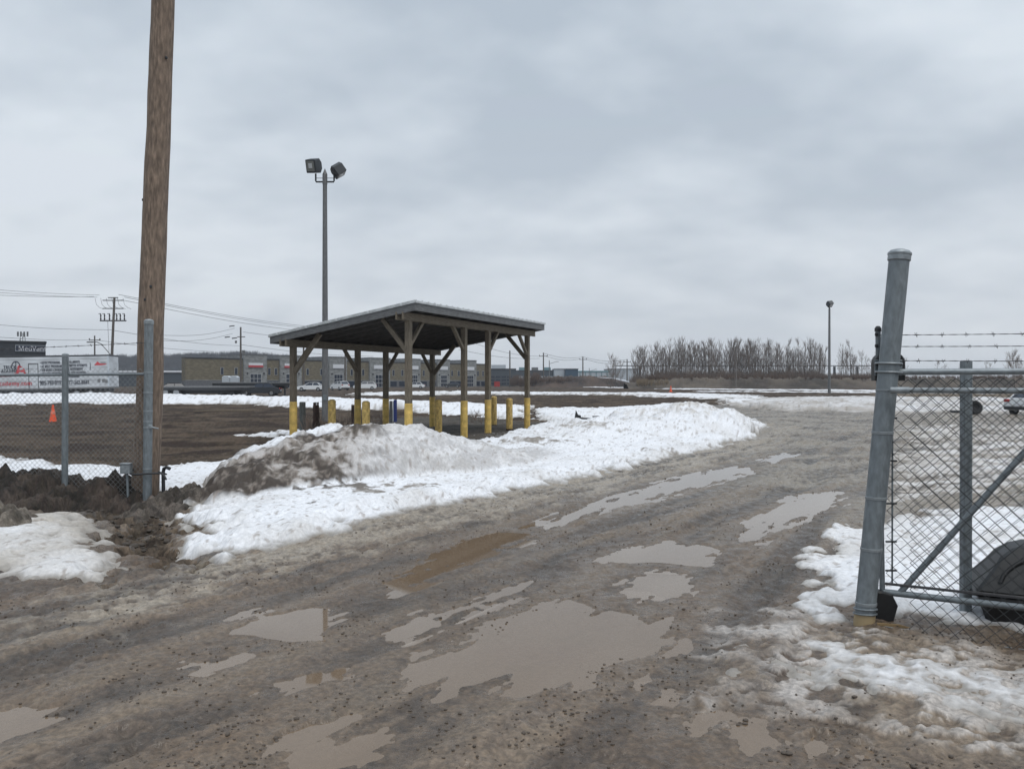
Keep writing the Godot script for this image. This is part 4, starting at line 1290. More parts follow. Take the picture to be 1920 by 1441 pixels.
func make_lamps() -> void:
	var t := thing("flood_light_pole", "tall grey floodlight pole with two tilted heads behind the shelter", "lamp pole", Vector3(-7.55, -0.01, -31.00) * Vector3(1, 0, 1))
	var m := MB.new()
	m.tube([Vector3(0, -0.2, 0), Vector3(0, 9.95, 0)], [0.135, 0.085], 16)
	part("shaft", m, M.lamp_grey, t)
	bx("hand_hole", Vector3(0.02, 0.95, 0.125), Vector3(0.14, 0.22, 0.03), M.galv, t, 0.006)
	var c := MB.new()
	c.lathe([Vector2(0.1, 9.55), Vector2(0.1, 9.95), Vector2(0.06, 10.05), Vector2(0.0, 10.2)], 12)
	part("pole_cap", c, M.lamp_grey, t)
	for sx in [-1, 1]:
		var a := MB.new()
		a.tube([Vector3(sx * 0.05, 9.65, 0.0), Vector3(sx * 0.35, 9.65, 0.0), Vector3(sx * 0.37, 9.70, 0), Vector3(sx * 0.37, 9.98, 0)], 0.035, 8)
		part("bracket_arm", a, M.lamp_head, t)
		pipe("bracket_stay", Vector3(sx * 0.05, 9.80, 0), Vector3(sx * 0.37, 9.80, 0), 0.012, M.lamp_head, t, 6)
	flood_head(t, Vector3(-0.42, 10.28, 0.05), Basis(Vector3.UP, -0.15) * Basis(Vector3.RIGHT, -1.25) * Basis(Vector3.FORWARD, 0.2) , 0.95)
	flood_head(t, Vector3(0.52, 10.14, 0), Basis(Vector3.UP, 0.5) * Basis(Vector3.FORWARD, -0.60) * Basis(Vector3.RIGHT, -0.2), 0.9)
	var f := thing("flood_light_pole", "far slender floodlight pole with one boxy head in front of the bare trees", "lamp pole", Vector3(43.42, -0.00, -105.00) * Vector3(1, 0, 1))
	var fm := MB.new()
	fm.tube([Vector3(0, -0.3, 0), Vector3(0, 11.6, 0)], [0.20, 0.13], 12)
	part("shaft", fm, M.lamp_grey, f)
	pipe("tenon", Vector3(0, 11.6, 0), Vector3(0, 12.1, 0), 0.09, M.lamp_head, f, 8)
	flood_head(f, Vector3(0.02, 12.25, 0), Basis(Vector3.UP, 0.25) * Basis(Vector3.FORWARD, -0.15) * Basis(Vector3.RIGHT, -0.75), 1.35)
	# plain posts and utility poles, far to near
	var th := thing("wooden_pole", "thin bare wooden pole standing in front of the right berm", "utility pole", Vector3(46.78, 0.16, -160.00) * Vector3(1, 0, 1))
	pipe("shaft", Vector3(0, -0.3, 0), Vector3(-0.15, 8.9, 0), 0.13, M.bark, th, 8)
	var specs := [
		[210, 557, 85, 0.15, "nearest utility pole with two crossarms of insulators behind the white trailer", 2],
		[177, 629, 190, 0.2, "small distant utility pole left of the insulator pole", 1],
		[451, 613, 150, 0.2, "utility pole with transformer cans rising left of the tan building's first tower", 3],
		[569, 640, 130, 0.17, "utility pole seen under the shelter roof beside the left corner brace", 0],
		[647, 660, 150, 0.16, "utility pole in front of the plaza right of the floodlight pole", 0],
		[956, 657, 230, 0.22, "bare utility pole right of the shelter between far dark buildings", 0],
		[1019, 661, 250, 0.22, "crossarm utility pole just right of the shelter's corner post", 1],
		[1030, 675, 250, 0.14, "thin street-lamp pole just right of the crossarm pole by the shelter", 4],
		[1093, 668, 280, 0.24, "crossarm utility pole in front of the turquoise roofed shed", 1],
		[1105, 690, 300, 0.13, "short thin lamp pole in front of the turquoise roofed shed", 4],
		[1176, 673, 290, 0.24, "crossarm utility pole at the left end of the bare trees", 1]]
	for s in specs:
		var x: float = (s[0] - 960.0) / 1440.0 * s[2]
		var top: float = 1.6 + (715.0 - s[1]) / 1440.0 * s[2]
		var o := thing("utility_pole", s[4], "utility pole", Vector3(x, 0, -s[2]))
		var pm := MB.new()
		var ln := 0.25 if s[5] == 2 else 0.0
		pm.tube([Vector3(-ln, -0.3, 0), Vector3(ln, top, 0)], [s[3] * 1.15, s[3] * 0.8], 8)
		part("shaft", pm, M.bark if s[5] != 4 else M.lamp_grey, o)
		if s[5] == 1:
			bx("crossarm", Vector3(0, top - 1.1, 0), Vector3(2.8, 0.2, 0.2), M.bark, o)
			for k in [-1.3, 1.3]: bx("insulator", Vector3(k, top - 0.85, 0), Vector3(0.18, 0.35, 0.18), M.trim_dark, o)
		elif s[5] == 2:
			for row in [[top - 0.35, 1.15], [top - 0.05, 0.55], [top - 1.25, 1.15], [top - 2.6, 1.45]]:
				bx("crossarm", Vector3(ln * 0.8 - 0.1, row[0], 0), Vector3(row[1] * 2, 0.09 if row[0] > top - 2 else 0.14, 0.12), M.wire, o)
			for k in [-1.42, -1.0, -0.45, 0.35, 0.75, 1.2]:
				var im := MB.new()
				im.lathe([Vector2(0.05, -2.55), Vector2(0.09, -2.4), Vector2(0.05, -2.2), Vector2(0.09, -2.05), Vector2(0.05, -1.85)], 8, Transform3D(Basis(), Vector3(k + ln * 0.6, top, 0)))
				im.box(Vector3(k + ln * 0.6 - 0.1, top - 1.83, 0), Vector3(0.24, 0.07, 0.1))
				part("cutout_switch", im, M.wire, o)
			for k in 6:
				var jm := MB.new()
				var xs := -1.9 + k * 0.62
				jm.tube([Vector3(xs, top - 0.1, 0), Vector3(xs + 0.15, top - 0.8, 0), Vector3(xs + 0.5, top - 1.15, 0), Vector3(xs + 0.9, top - 1.3, 0)], 0.02, 4)
				part("jumper_wire", jm, M.cable, o)
			var br := MB.new()
			br.tube([Vector3(-0.12, top - 6.5, 0), Vector3(-0.5, top - 6.0, 0), Vector3(-1.2, top - 5.2, 0), Vector3(-1.7, top - 4.95, 0), Vector3(-2.2, top - 4.95, 0)], 0.05, 6)
			part("lamp_arm", br, M.lamp_grey, o)
			bx("lamp_head", Vector3(-2.45, top - 4.97, 0), Vector3(0.7, 0.14, 0.25), M.lamp_grey, o, 0.04)
			pipe("guy_wire", Vector3(-0.5, top - 2.6, 0), Vector3(-0.25, top - 9, 0), 0.02, M.wire, o, 4)
		elif s[5] == 3:
			bx("crossarm", Vector3(0.1, top - 1.9, 0), Vector3(1.5, 0.16, 0.16), M.bark, o)
			bx("transformer", Vector3(0.6, top - 5.0, 0.1), Vector3(0.55, 1.0, 0.5), M.lamp_grey, o, 0.08)
			bx("switch_box", Vector3(-0.9, top - 2.9, 0.1), Vector3(0.35, 0.5, 0.3), M.lamp_grey, o, 0.05)
			for k in [[-1.7, 0.15], [-2.6, -2.0], [-1.2, -2.2]]:
				var im := MB.new()
				im.tube([Vector3(k[0] - 0.5, top + k[1], 0), Vector3(k[0] + 0.5, top + k[1] + 0.12, 0)], [0.12, 0.09], 6)
				part("line_insulator", im, M.wire, o)
		elif s[5] == 4:
			pipe("lamp_arm", Vector3(0, top - 1.2, 0), Vector3(2.2, top - 0.5, 0), 0.07, M.lamp_grey, o, 6)
			bx("lamp_head", Vector3(2.6, top - 0.45, 0), Vector3(0.9, 0.16, 0.3), M.lamp_grey, o, 0.04)
	# overhead lines: [from, to, sag, thickness, label]
	var lines := [
		[Vector3(-50.88, 10.54, -74.00), Vector3(-45.69, 11.16, -85.00), 0.1, "topmost overhead line entering from the left to the insulator pole"],
		[Vector3(-50.88, 10.28, -74.00), Vector3(-45.92, 10.93, -85.00), 0.1, "second overhead line entering from the left to the insulator pole"],
		[Vector3(-50.88, 9.98, -74.00), Vector3(-46.28, 10.99, -85.00), 0.1, "third overhead line entering from the left to the insulator pole"],
		[Vector3(-43.56, 11.22, -85.00), Vector3(-33.33, 11.81, -150.00), 0.6, "upper long line sloping down from insulator pole to the shelter roof"],
		[Vector3(-42.91, 10.93, -85.00), Vector3(-33.33, 11.50, -150.00), 0.6, "middle long line sloping down from insulator pole to the shelter roof"],
		[Vector3(-43.21, 10.63, -85.00), Vector3(-33.33, 10.97, -150.00), 0.7, "lower long line sloping down from insulator pole to the shelter roof"],
		[Vector3(-61.88, 8.41, -90.00), Vector3(-44.79, 7.39, -86.00), 0.2, "lone overhead line at mid height left of the insulator pole"],
		[Vector3(-44.67, 7.33, -86.00), Vector3(-53.12, 8.58, -150.00), 0.4, "communication line between the insulator pole and transformer pole"],
		[Vector3(-89.38, 9.27, -130.00), Vector3(-103.31, 11.89, -190.00), 0.3, "low overhead line to the small distant pole"],
		[Vector3(-103.18, 11.89, -190.00), Vector3(-89.44, 10.54, -230.00), 0.4, "low overhead line sloping to the wooded ridge right of the small pole"],
		[Vector3(-55.00, 8.85, -120.00), Vector3(-54.17, 12.02, -150.00), 0.6, "faint rising line to the top of the transformer pole"],
		[Vector3(-55.00, 8.02, -120.00), Vector3(-54.58, 10.97, -150.00), 0.6, "faint rising line to the transformer pole's crossarm"],
		[Vector3(-52.60, 11.29, -150.00), Vector3(-35.56, 10.38, -160.00), 0.4, "line from the transformer pole toward the shelter"],
		[Vector3(-52.92, 8.79, -150.00), Vector3(-32.50, 7.47, -180.00), 0.5, "lower line from the transformer pole past the plaza towers"],
		[Vector3(-13.89, 13.13, -200.00), Vector3(9.03, 9.76, -250.00), 1.2, "upper line seen right under the shelter roof"],
		[Vector3(-13.89, 9.93, -200.00), Vector3(9.03, 9.07, -250.00), 0.8, "lower line seen right under the shelter roof"],
		[Vector3(10.24, 10.80, -250.00), Vector3(25.86, 10.54, -280.00), 0.9, "upper line between the two crossarm poles right of the shelter"],
		[Vector3(11.11, 9.76, -250.00), Vector3(24.89, 9.77, -280.00), 0.8, "lower line between the two crossarm poles right of the shelter"],
		[Vector3(25.86, 10.54, -280.00), Vector3(43.50, 9.86, -290.00), 1.0, "upper line from the turquoise shed pole to the trees"],
		[Vector3(26.83, 9.77, -280.00), Vector3(42.49, 9.25, -290.00), 1.2, "lower line from the turquoise shed pole to the trees"]]
	for l in lines:
		var wm := MB.new()
		var pts := []
		for k in 17:
			var q: Vector3 = l[0].lerp(l[1], k / 16.0)
			pts.append(q - Vector3(0, sin(PI * k / 16.0) * l[2], 0))
		wm.tube(pts, 0.0001 * (l[0].length() + l[1].length()), 4, false)
		tag(part("overhead_line", wm, M.cable), l[3], "power line", "overhead lines")


# ---------------------------------------------------------------- trailers and cars
func lettering(text: String, size: float, at: Vector3, mat: Material, parent: Node, called := "lettering", squeeze := 1.0, bold := 700) -> MeshInstance3D:
	var tm := TextMesh.new()
	var f := SystemFont.new()
	f.font_names = PackedStringArray(["Droid Sans"])
	f.font_weight = bold
	tm.font = f
	tm.text = text
	tm.font_size = 64
	tm.pixel_size = size / 64.0 * 1.35
	tm.depth = 0.02
	tm.curve_step = 4.0
	tm.horizontal_alignment = HORIZONTAL_ALIGNMENT_LEFT
	var o := part(called, tm, mat, parent)
	o.position = at
	o.scale = Vector3(squeeze, 1, 1)
	return o


func wheel(parent: Node, at: Vector3, r := 0.33, w := 0.22) -> void:
	var xf := Transform3D(Basis(Vector3.FORWARD, PI / 2), Vector3.ZERO)
	var m := MB.new()
	m.lathe([Vector2(0.0, -w * 0.42), Vector2(r * 0.62, -w * 0.42), Vector2(r * 0.66, -w * 0.5), Vector2(r * 0.94, -w * 0.5), Vector2(r, -w * 0.36), Vector2(r, w * 0.36), Vector2(r * 0.94, w * 0.5), Vector2(r * 0.66, w * 0.5), Vector2(r * 0.62, w * 0.42), Vector2(0.0, w * 0.42)], 18, xf)
	var o := part("wheel", m, M.tyre, parent)
	o.position = at
	var d := MB.new()
	d.lathe([Vector2(0, -w * 0.44), Vector2(r * 0.58, -w * 0.44), Vector2(r * 0.6, 0.0), Vector2(r * 0.58, w * 0.44), Vector2(0, w * 0.44)], 14, xf)
	part("rim", d, M.rim, o)


func make_car(label: String, paintwork: Material, at: Vector3, turn: float, tall := 0.0) -> Node3D:
	var t := thing("parked_car", label, "car", at, turn)
	var b := MB.new()
	b.prism([Vector2(-2.2, 0.30), Vector2(2.2, 0.30), Vector2(2.27, 0.55), Vector2(2.22, 0.92 + tall), Vector2(1.55, 0.98 + tall), Vector2(-1.05, 0.97 + tall), Vector2(-1.9, 0.82 + tall), Vector2(-2.22, 0.68)], 0.90, 0.07, 0.07)
	part("body", b, paintwork, t)
	var c := MB.new()
	var back := 2.1 if tall > 0.0 else 1.75
	c.prism([Vector2(-1.1, 0.95 + tall), Vector2(back, 0.95 + tall), Vector2(back - 0.55, 1.40 + tall), Vector2(-0.2, 1.40 + tall)], 0.80, 0.05, 0.2)
	part("window", c, M.glass, t)
	var r := MB.new()
	r.prism([Vector2(-0.25, 1.39 + tall), Vector2(back - 0.5, 1.39 + tall), Vector2(back - 0.7, 1.45 + tall), Vector2(0.0, 1.46 + tall)], 0.62, 0.03)
	part("roof", r, paintwork, t)
	for s in [-1, 1]:
		for k in [[-1.05, 0.95, -0.2, 1.41], [0.45, 0.95, 0.5, 1.41], [back - 0.06, 0.95, back - 0.55, 1.41]]:
			pipe("pillar", Vector3(s * 0.80, k[1] + tall, k[0]), Vector3(s * 0.61, k[3] + tall, k[2]), 0.04, paintwork, t, 6)
		for z in [-1.38, 1.36]: wheel(t, Vector3(s * 0.80, 0.33, z))
		bx("tail_light", Vector3(s * 0.66, 0.82 + tall * 0.8, 2.22), Vector3(0.32, 0.16, 0.1), M.tail, t, 0.03)
		bx("headlight", Vector3(s * 0.62, 0.66, -2.17), Vector3(0.36, 0.14, 0.12), M.lens_light, t, 0.03)
		bx("mirror", Vector3(s * 0.95, 1.0 + tall, -0.75), Vector3(0.18, 0.13, 0.1), paintwork, t, 0.03)
	bx("licence_plate", Vector3(0, 0.62, 2.27), Vector3(0.5, 0.13, 0.03), M.pale_ink, t)
	bx("bumper", Vector3(0, 0.42, 0), Vector3(1.66, 0.2, 4.56), M.trim_dark, t, 0.05)
	return t


func make_vehicles() -> void:
	var at := Vector3(-37.75, -0.15, -72.00) * Vector3(1, 0, 1)
	var t := thing("semi_trailer", "long white lettered box semi-trailer behind the left fence", "trailer", at, 0.16)
	t.rotation.z = 0.022
	var L := 14.6
	bx("box_body", Vector3(-L / 2, 2.55, -1.3), Vector3(L, 2.95, 2.6), M.white, t, 0.03)
	bx("top_rail", Vector3(-L / 2, 4.06, -1.3), Vector3(L + 0.06, 0.14, 2.64), M.trim_dark, t, 0.02)
	bx("bottom_rail", Vector3(-L / 2, 1.05, -1.3), Vector3(L + 0.05, 0.16, 2.64), M.lamp_grey, t, 0.02)
	bx("corner_post", Vector3(-0.06, 2.55, 0.0), Vector3(0.13, 2.9, 0.05), M.pale_wall, t, 0.01)
	for y in [1.75, 2.95, 3.75]: bx("seam", Vector3(-L / 2, y, 0.004), Vector3(L, 0.02, 0.012), M.lamp_grey, t)
	bx("under_frame", Vector3(-L / 2, 0.78, -1.3), Vector3(L - 0.6, 0.4, 1.6), M.trim_dark, t)
	bx("side_skirt", Vector3(-7.5, 0.66, -0.12), Vector3(7.0, 0.66, 0.05), M.trim_dark, t)
	for x in [-1.7, -2.9]:
		for z in [-0.25, -2.35]: wheel(t, Vector3(x, 0.5, z), 0.5, 0.3)
	for w in t.get_children():
		if w.name.begins_with("wheel"): w.rotation.y = PI / 2
	bx("landing_leg", Vector3(-11.9, 0.5, -0.5), Vector3(0.16, 1.0, 0.16), M.trim_dark, t)
	# side door and marks
	for k in [[-6.93, 2.24, 0.05, 2.3], [-6.13, 2.24, 0.05, 2.3]]: bx("door_edge", Vector3(k[0], k[1], 0.012), Vector3(k[2], k[3], 0.02), M.trim_dark, t)
	bx("door_edge", Vector3(-6.53, 3.38, 0.012), Vector3(0.85, 0.06, 0.02), M.trim_dark, t)
	lettering("TRUCK", 0.30, Vector3(-9.05, 3.1, 0.02), M.ink, t, "lettering", 0.82)
	lettering("ACADEMY", 0.30, Vector3(-9.25, 2.74, 0.02), M.ink, t, "lettering", 0.8)
	lettering("truckacademy.com", 0.36, Vector3(-10.9, 1.58, 0.02), M.red_ink, t, "lettering", 0.95)
	bx("red_rule", Vector3(-9.6, 2.3, 0.012), Vector3(2.4, 0.12, 0.012), M.red_ink, t)
	bx("ring_mark", Vector3(-9.75, 2.9, 0.012), Vector3(0.2, 0.5, 0.012), M.ink, t, 0.005)
	var ring := MB.new()
	var pts := []
	for k in 17: pts.append(Vector3(-8.0 + cos(PI * 1.15 * k / 16.0 - 0.2) * 0.36, 3.1 + sin(PI * 1.15 * k / 16.0 - 0.2) * 0.52, 0.02))
	ring.tube(pts, 0.04, 6)
	ring.tube([Vector3(-8.0, 3.6, 0.02), Vector3(-7.98, 3.0, 0.02)], 0.035, 6)
	ring.tube([Vector3(-7.98, 3.0, 0.02), Vector3(-8.3, 2.72, 0.02)], 0.035, 6)
	part("wheel_emblem", ring, M.ink, t)
	var red := MB.new()
	red.prism([Vector2(-8.55, 2.34), Vector2(-7.98, 2.58), Vector2(-7.84, 3.2), Vector2(-7.68, 3.3), Vector2(-7.43, 3.05), Vector2(-7.28, 2.9), Vector2(-7.1, 2.34)], 0.012, 0.0, 0.0, Transform3D(Basis(Vector3.FORWARD, Vector3.UP, Vector3.RIGHT), Vector3(0, 0, 0.02)))
	part("truck_emblem", red, M.red_ink, t)
	bx("emblem_screen", Vector3(-7.54, 2.94, 0.035), Vector3(0.3, 0.2, 0.012), M.white, t)
	bx("emblem_grille", Vector3(-7.54, 2.55, 0.035), Vector3(0.4, 0.14, 0.012), M.white, t)
	var rows := ["• AZ/DZ PROGRAMS", "• AZ MELT PROGRAM", "• AIR BRAKE COURSES", "• CAR B/W TRAINING"]
	for i in 4: lettering(rows[i], 0.235, Vector3(-5.95, 3.46 - i * 0.34, 0.02), M.ink, t, "lettering", 0.60)
	var right := ["INSTALLMENTS", "UNLIMITED ATTEMPTS", "FREE ASSESSMENT", "ROAD TEST BOOKING", "JOB TRAINING"]
	for i in 5: lettering(right[i], 0.235, Vector3(-3.85, 3.5 - i * 0.34, 0.02), M.ink, t, "lettering", 0.58)
	lettering("905-793-0191 • 877-342-8841", 0.40, Vector3(-6.0, 1.58, 0.02), M.ink, t, "lettering", 0.60)
	var tri := MB.new()
	tri.prism([Vector2(-1.28, 3.15), Vector2(-0.98, 3.5), Vector2(-0.75, 3.3), Vector2(-0.2, 3.28), Vector2(-0.25, 3.2), Vector2(-0.7, 3.15)], 0.01, 0.0, 0.0, Transform3D(Basis(Vector3.FORWARD, Vector3.UP, Vector3.RIGHT), Vector3(0, 0, 0.02)))
	part("red_emblem", tri, M.red_ink, t)
	bx("grey_mark", Vector3(-0.5, 3.4, 0.015), Vector3(0.45, 0.07, 0.012), M.lamp_grey, t)
	for k in [[-0.9, 1.7], [-0.5, 1.7], [-0.25, 1.62]]: bx("sticker", Vector3(k[0], k[1], 0.015), Vector3(0.24, 0.32, 0.012), M.lamp_grey, t, 0.01)
	bx("bracket_mark", Vector3(-1.62, 3.05, 0.015), Vector3(0.05, 0.7, 0.012), M.ink, t)
	# flatbeds
	var flats := [[300, 470, 78, 1.05, "empty low flatbed trailer with dark wheels left of the dark hatchback"], [405, 548, 88, 1.45, "long raised flatbed trailer standing on its legs, end near the shelter post"]]
	for f in flats:
		var xa: float = (f[0] - 960.0) / 1440.0 * f[2]
		var xb: float = (f[1] - 960.0) / 1440.0 * f[2]
		var fl := thing("flatbed_trailer", f[4], "trailer", Vector3((xa + xb) * 0.5, 0, -f[2]))
		var w := xb - xa
		bx("deck", Vector3(0, f[3], 0), Vector3(w, 0.16, 2.5), M.lamp_grey, fl, 0.02)
		bx("side_rail", Vector3(0, f[3] - 0.2, 1.15), Vector3(w, 0.26, 0.1), M.trim_dark, fl, 0.02)
		bx("main_beam", Vector3(0, f[3] - 0.4, 0), Vector3(w * 0.85, 0.5, 1.0), M.trim_dark, fl, 0.02)
		for x in [w * 0.5 - 0.6, w * 0.5 - 1.5]: bx("landing_leg", Vector3(x, f[3] * 0.4, 0.9), Vector3(0.16, f[3] * 0.85, 0.16), M.trim_dark, fl)
		for x in [-w * 0.5 + 1.0, -w * 0.5 + 2.1]:
			for z in [1.0, -1.0]: wheel(fl, Vector3(x, 0.5, z), 0.5, 0.32)
		for q in fl.get_children():
			if q.name.begins_with("wheel"): q.rotation.y = PI / 2
	make_car("dark sedan parked just right of the wooden pole behind the snow", M.car_black, Vector3(-37.00, -0.42, -83.00) * Vector3(1, 0, 1), PI * 0.62)
	make_car("dark hatchback parked in front of the raised flatbed", M.car_black, Vector3(-28.25, -0.49, -86.00) * Vector3(1, 0, 1), PI * 0.55, 0.0)
	make_car("snow-covered pickup-like car partly hidden behind the shelter's left post", M.car_white, Vector3(-33.51, -1.51, -128.00) * Vector3(1, 0, 1), PI * 0.5)
	make_car("white sport utility car by the grey tower seen between the pole and shelter post", M.car_white, Vector3(-31.40, -1.80, -140.00) * Vector3(1, 0, 1), PI * 0.22, 0.2)
	make_car("white car parked before the plaza between two back posts of the shelter", M.car_white, Vector3(-28.75, -2.05, -150.00) * Vector3(1, 0, 1), PI * 0.55, 0.15)
	make_car("white car right behind the shelter's nearest front post", M.car_white, Vector3(-22.12, -2.65, -175.00) * Vector3(1, 0, 1), PI * 0.5)
	make_car("dark car by the plaza's sixth tower", M.car_black, Vector3(-15.56, -3.26, -200.00) * Vector3(1, 0, 1), PI * 0.5)
	make_car("white car with red tail light at the right edge behind the fence", M.car_white, Vector3(29.80, 0.55, -43.00) * Vector3(1, 0, 1) + Vector3(0, -0.27, 0), -PI * 0.36)
	var ty := thing("loose_tyre", "black loose tyre standing behind the inner gate fence post", "tyre", Vector3(26.55, -0.26, -44.00) * Vector3(1, 0, 1) + Vector3(0, -0.27, 0))
	var tm := MB.new()
	tm.lathe([Vector2(0.0, -0.03), Vector2(0.2, -0.05), Vector2(0.22, -0.12), Vector2(0.36, -0.14), Vector2(0.4, -0.08), Vector2(0.4, 0.08), Vector2(0.36, 0.14), Vector2(0.22, 0.12), Vector2(0.2, 0.05), Vector2(0.0, 0.03)], 20, Transform3D(Basis(Vector3.RIGHT, PI / 2 - 0.25), Vector3(0, 0.38, 0)))
	part("rubber", tm, M.tyre, ty)
	var rb := thing("dark_debris", "flat dark debris lying left of the loose tyre", "debris", Vector3(26.31, -0.31, -45.00) * Vector3(1, 0, 1) + Vector3(0, -0.22, 0))
	bx("slab", Vector3(0, 0.06, 0), Vector3(1.0, 0.14, 0.5), M.trim_dark, rb, 0.04)
	# white tanks on the lot
	for k in [[425, "left white tank on the flatbed lot before the tan wall"], [440, "right white tank on the flatbed lot before the tan wall"]]:
		var tk := thing("white_tank", k[1], "tank", Vector3((k[0] - 960.0) / 1440.0 * 110.0, 0, -110))
		var m := MB.new()
		m.prism([Vector2(-0.55, 0.9), Vector2(0.55, 0.9), Vector2(0.55, 2.2), Vector2(0.3, 2.42), Vector2(-0.3, 2.42), Vector2(-0.55, 2.2)], 0.5, 0.06, 0.0, Transform3D(Basis(Vector3.FORWARD, Vector3.UP, Vector3.RIGHT), Vector3.ZERO))
		part("shell", m, M.pale_wall, tk)
		bx("pallet", Vector3(0, 0.45, 0), Vector3(1.15, 0.9, 1.0), M.trim_dark, tk)
	# cones
	var c := cone_thing("orange traffic cone on the dirt lot behind the left fence", Vector3(-17.89, 0.00, -29.90) * Vector3(1, 0, 1), 1.0)
	cone_thing("small distant orange cone by the snow lines before the right berm", Vector3(24.42, 0.12, -118.00) * Vector3(1, 0, 1), 1.4)


func cone_thing(label: String, at: Vector3, s: float) -> Node3D:
	var t := thing("traffic_cone", label, "traffic cone", at)
	bx("base", Vector3(0, 0.02 * s, 0), Vector3(0.36, 0.04, 0.36) * s, M.cone, t, 0.01)
	var m := MB.new()
	m.lathe([Vector2(0.135, 0.03), Vector2(0.10, 0.24), Vector2(0.095, 0.242), Vector2(0.033, 0.66), Vector2(0.025, 0.69), Vector2(0.0, 0.69)], 20, Transform3D(Basis().scaled(Vector3.ONE * s), Vector3.ZERO))
	part("cone", m, M.cone, t)
	var b := MB.new()
	b.lathe([Vector2(0.088, 0.34), Vector2(0.066, 0.46)], 20, Transform3D(Basis().scaled(Vector3.ONE * s), Vector3.ZERO))
	part("band", b, M.cone_band, t)
	return t


# ---------------------------------------------------------------- far buildings
func make_buildings() -> void:
	var a := Vector3(-73.65, 0, -173)
	var b := Vector3(-8.33, 0, -240)
	var d := (b - a).normalized()
	var L := (b - a).length()
	var turn := atan2(-d.z, d.x)
	var t := thing("plaza_building", "long low tan commercial plaza with grey entrance towers behind the shelter", "building", a, turn)
	var xof := func(px: float) -> float:    # distance along the front of the direction that a number stands for
		var q := Vector2((px - 960.0) / 1440.0, -1.0)
		var den := q.x * d.z - q.y * d.x
		return (a.x * q.y - a.z * q.x) / den * 1.0
	var towers := [[455.0, 498.0, true], [523.0, 563.0, true], [615.0, 648.0, false], [691.0, 729.0, false], [762.0, 786.0, false], [818.0, 841.0, false], [866.0, 891.0, false]]
	var H := 6.9
	var edges := [0.0]
	for w in towers:
		edges.append(xof.call(w[0])); edges.append(xof.call(w[1]))
	edges.append(L)
	for i in range(0, edges.size(), 2):
		var x0: float = edges[i]
		var x1: float = edges[i + 1]
		var w := x1 - x0
		var mid := (x0 + x1) * 0.5
		var dp := 12.0 if i > 0 else 2.0
		bx("wall", Vector3(mid, H / 2 + 0.9, -dp / 2), Vector3(w, H - 1.8, dp), M.tan, t)
		bx("base_wall", Vector3(mid, 0.9, -dp / 2 + 0.03), Vector3(w, 1.8, dp), M.stone, t)
		bx("parapet", Vector3(mid, H + 0.1, -dp / 2 + 0.05), Vector3(w, 0.25, dp + 0.1), M.trim_dark, t)
		bx("sill_band", Vector3(mid, 1.88, 0.03), Vector3(w, 0.16, 0.1), M.concrete, t)
		var n := maxi(2, int(w / 3.4))
		for k in n:
			if i == 0 and k < n - 2: continue
			var x := x0 + (k + 0.5) * w / n
			var win := bx("window", Vector3(x, 4.05, 0.03), Vector3(0.75, 1.7, 0.08), M.frame, t)
			bx("pane", Vector3(0, 0, 0.02), Vector3(0.62, 1.56, 0.08), M.glass, win)
			if i > 0:
				var low := bx("window", Vector3(x, 0.95, 0.06), Vector3(w / n * 0.72, 1.35, 0.08), M.trim_dark, t)
				bx("pane", Vector3(0, 0, 0.02), Vector3(w / n * 0.66, 1.25, 0.08), M.glass, low)
	for k in towers.size():
		var x0: float = edges[k * 2 + 1]
		var x1: float = edges[k * 2 + 2]
		var w := x1 - x0
		var mid := (x0 + x1) * 0.5
		var th := 8.0
		bx("tower_wall", Vector3(mid, th / 2, -5.6), Vector3(w, th, 12.4), M.concrete, t)
		bx("parapet", Vector3(mid, th + 0.05, -5.55), Vector3(w + 0.1, 0.18, 12.5), M.lamp_grey, t)
		for y in [2.4, 4.6, 6.6]: bx("joint", Vector3(mid, y, 0.604), Vector3(w, 0.05, 0.02), M.lamp_grey, t)
		var door := bx("entrance", Vector3(mid, 1.75, 0.61), Vector3(minf(w * 0.5, 3.4), 3.5, 0.1), M.frame, t)
		var dw := minf(w * 0.5, 3.4)
		for r in 3:
			for c in 3: bx("pane", Vector3((c - 1) * dw * 0.32, (r - 1) * 1.13, 0.03), Vector3(dw * 0.28, 1.0, 0.08), M.glass, door)
		var sign_board := bx("sign_board", Vector3(mid, 5.55, 0.68), Vector3(w * 0.62, 1.0, 0.14), M.pale_ink, t)
		if towers[k][2]:
			bx("red_band", Vector3(0, -0.3, 0.06), Vector3(w * 0.64, 0.5, 0.08), M.red_ink, sign_board)
		for s in [-1, 1]: bx("wall_lamp", Vector3(mid + s * w * 0.36, 3.6, 0.7), Vector3(0.3, 0.4, 0.2), M.trim_dark, t)
	# dark warehouse with lettered sign at far left
	var md := 130.0
	var mv := thing("dark_warehouse", "dark slate warehouse with white lettered navy sign behind the white trailer", "building", Vector3(-78.99, 0, -md), 0.56)
	bx("wall", Vector3(-20, 4.1, -15), Vector3(40, 8.2, 30), M.slate, mv, 0.05)
	bx("roof_edge", Vector3(-20, 8.25, -15), Vector3(40.3, 0.3, 30.3), M.trim_dark, mv, 0.05)
	var sb := bx("sign_board", Vector3(-2.2, 7.15, 0.1), Vector3(4.2, 1.0, 0.16), M.navy, mv, 0.02)
	for y in [-0.49, 0.49]: bx("sign_frame", Vector3(0, y, 0.06), Vector3(4.2, 0.06, 0.1), M.pale_wall, sb)
	bx("sign_frame", Vector3(-2.08, 0, 0.06), Vector3(0.06, 0.98, 0.1), M.pale_wall, sb)
	var tx := lettering("MedVant", 0.78, Vector3(-1.72, -0.04, 0.1), M.pale_ink, sb, "lettering", 0.95, 500)
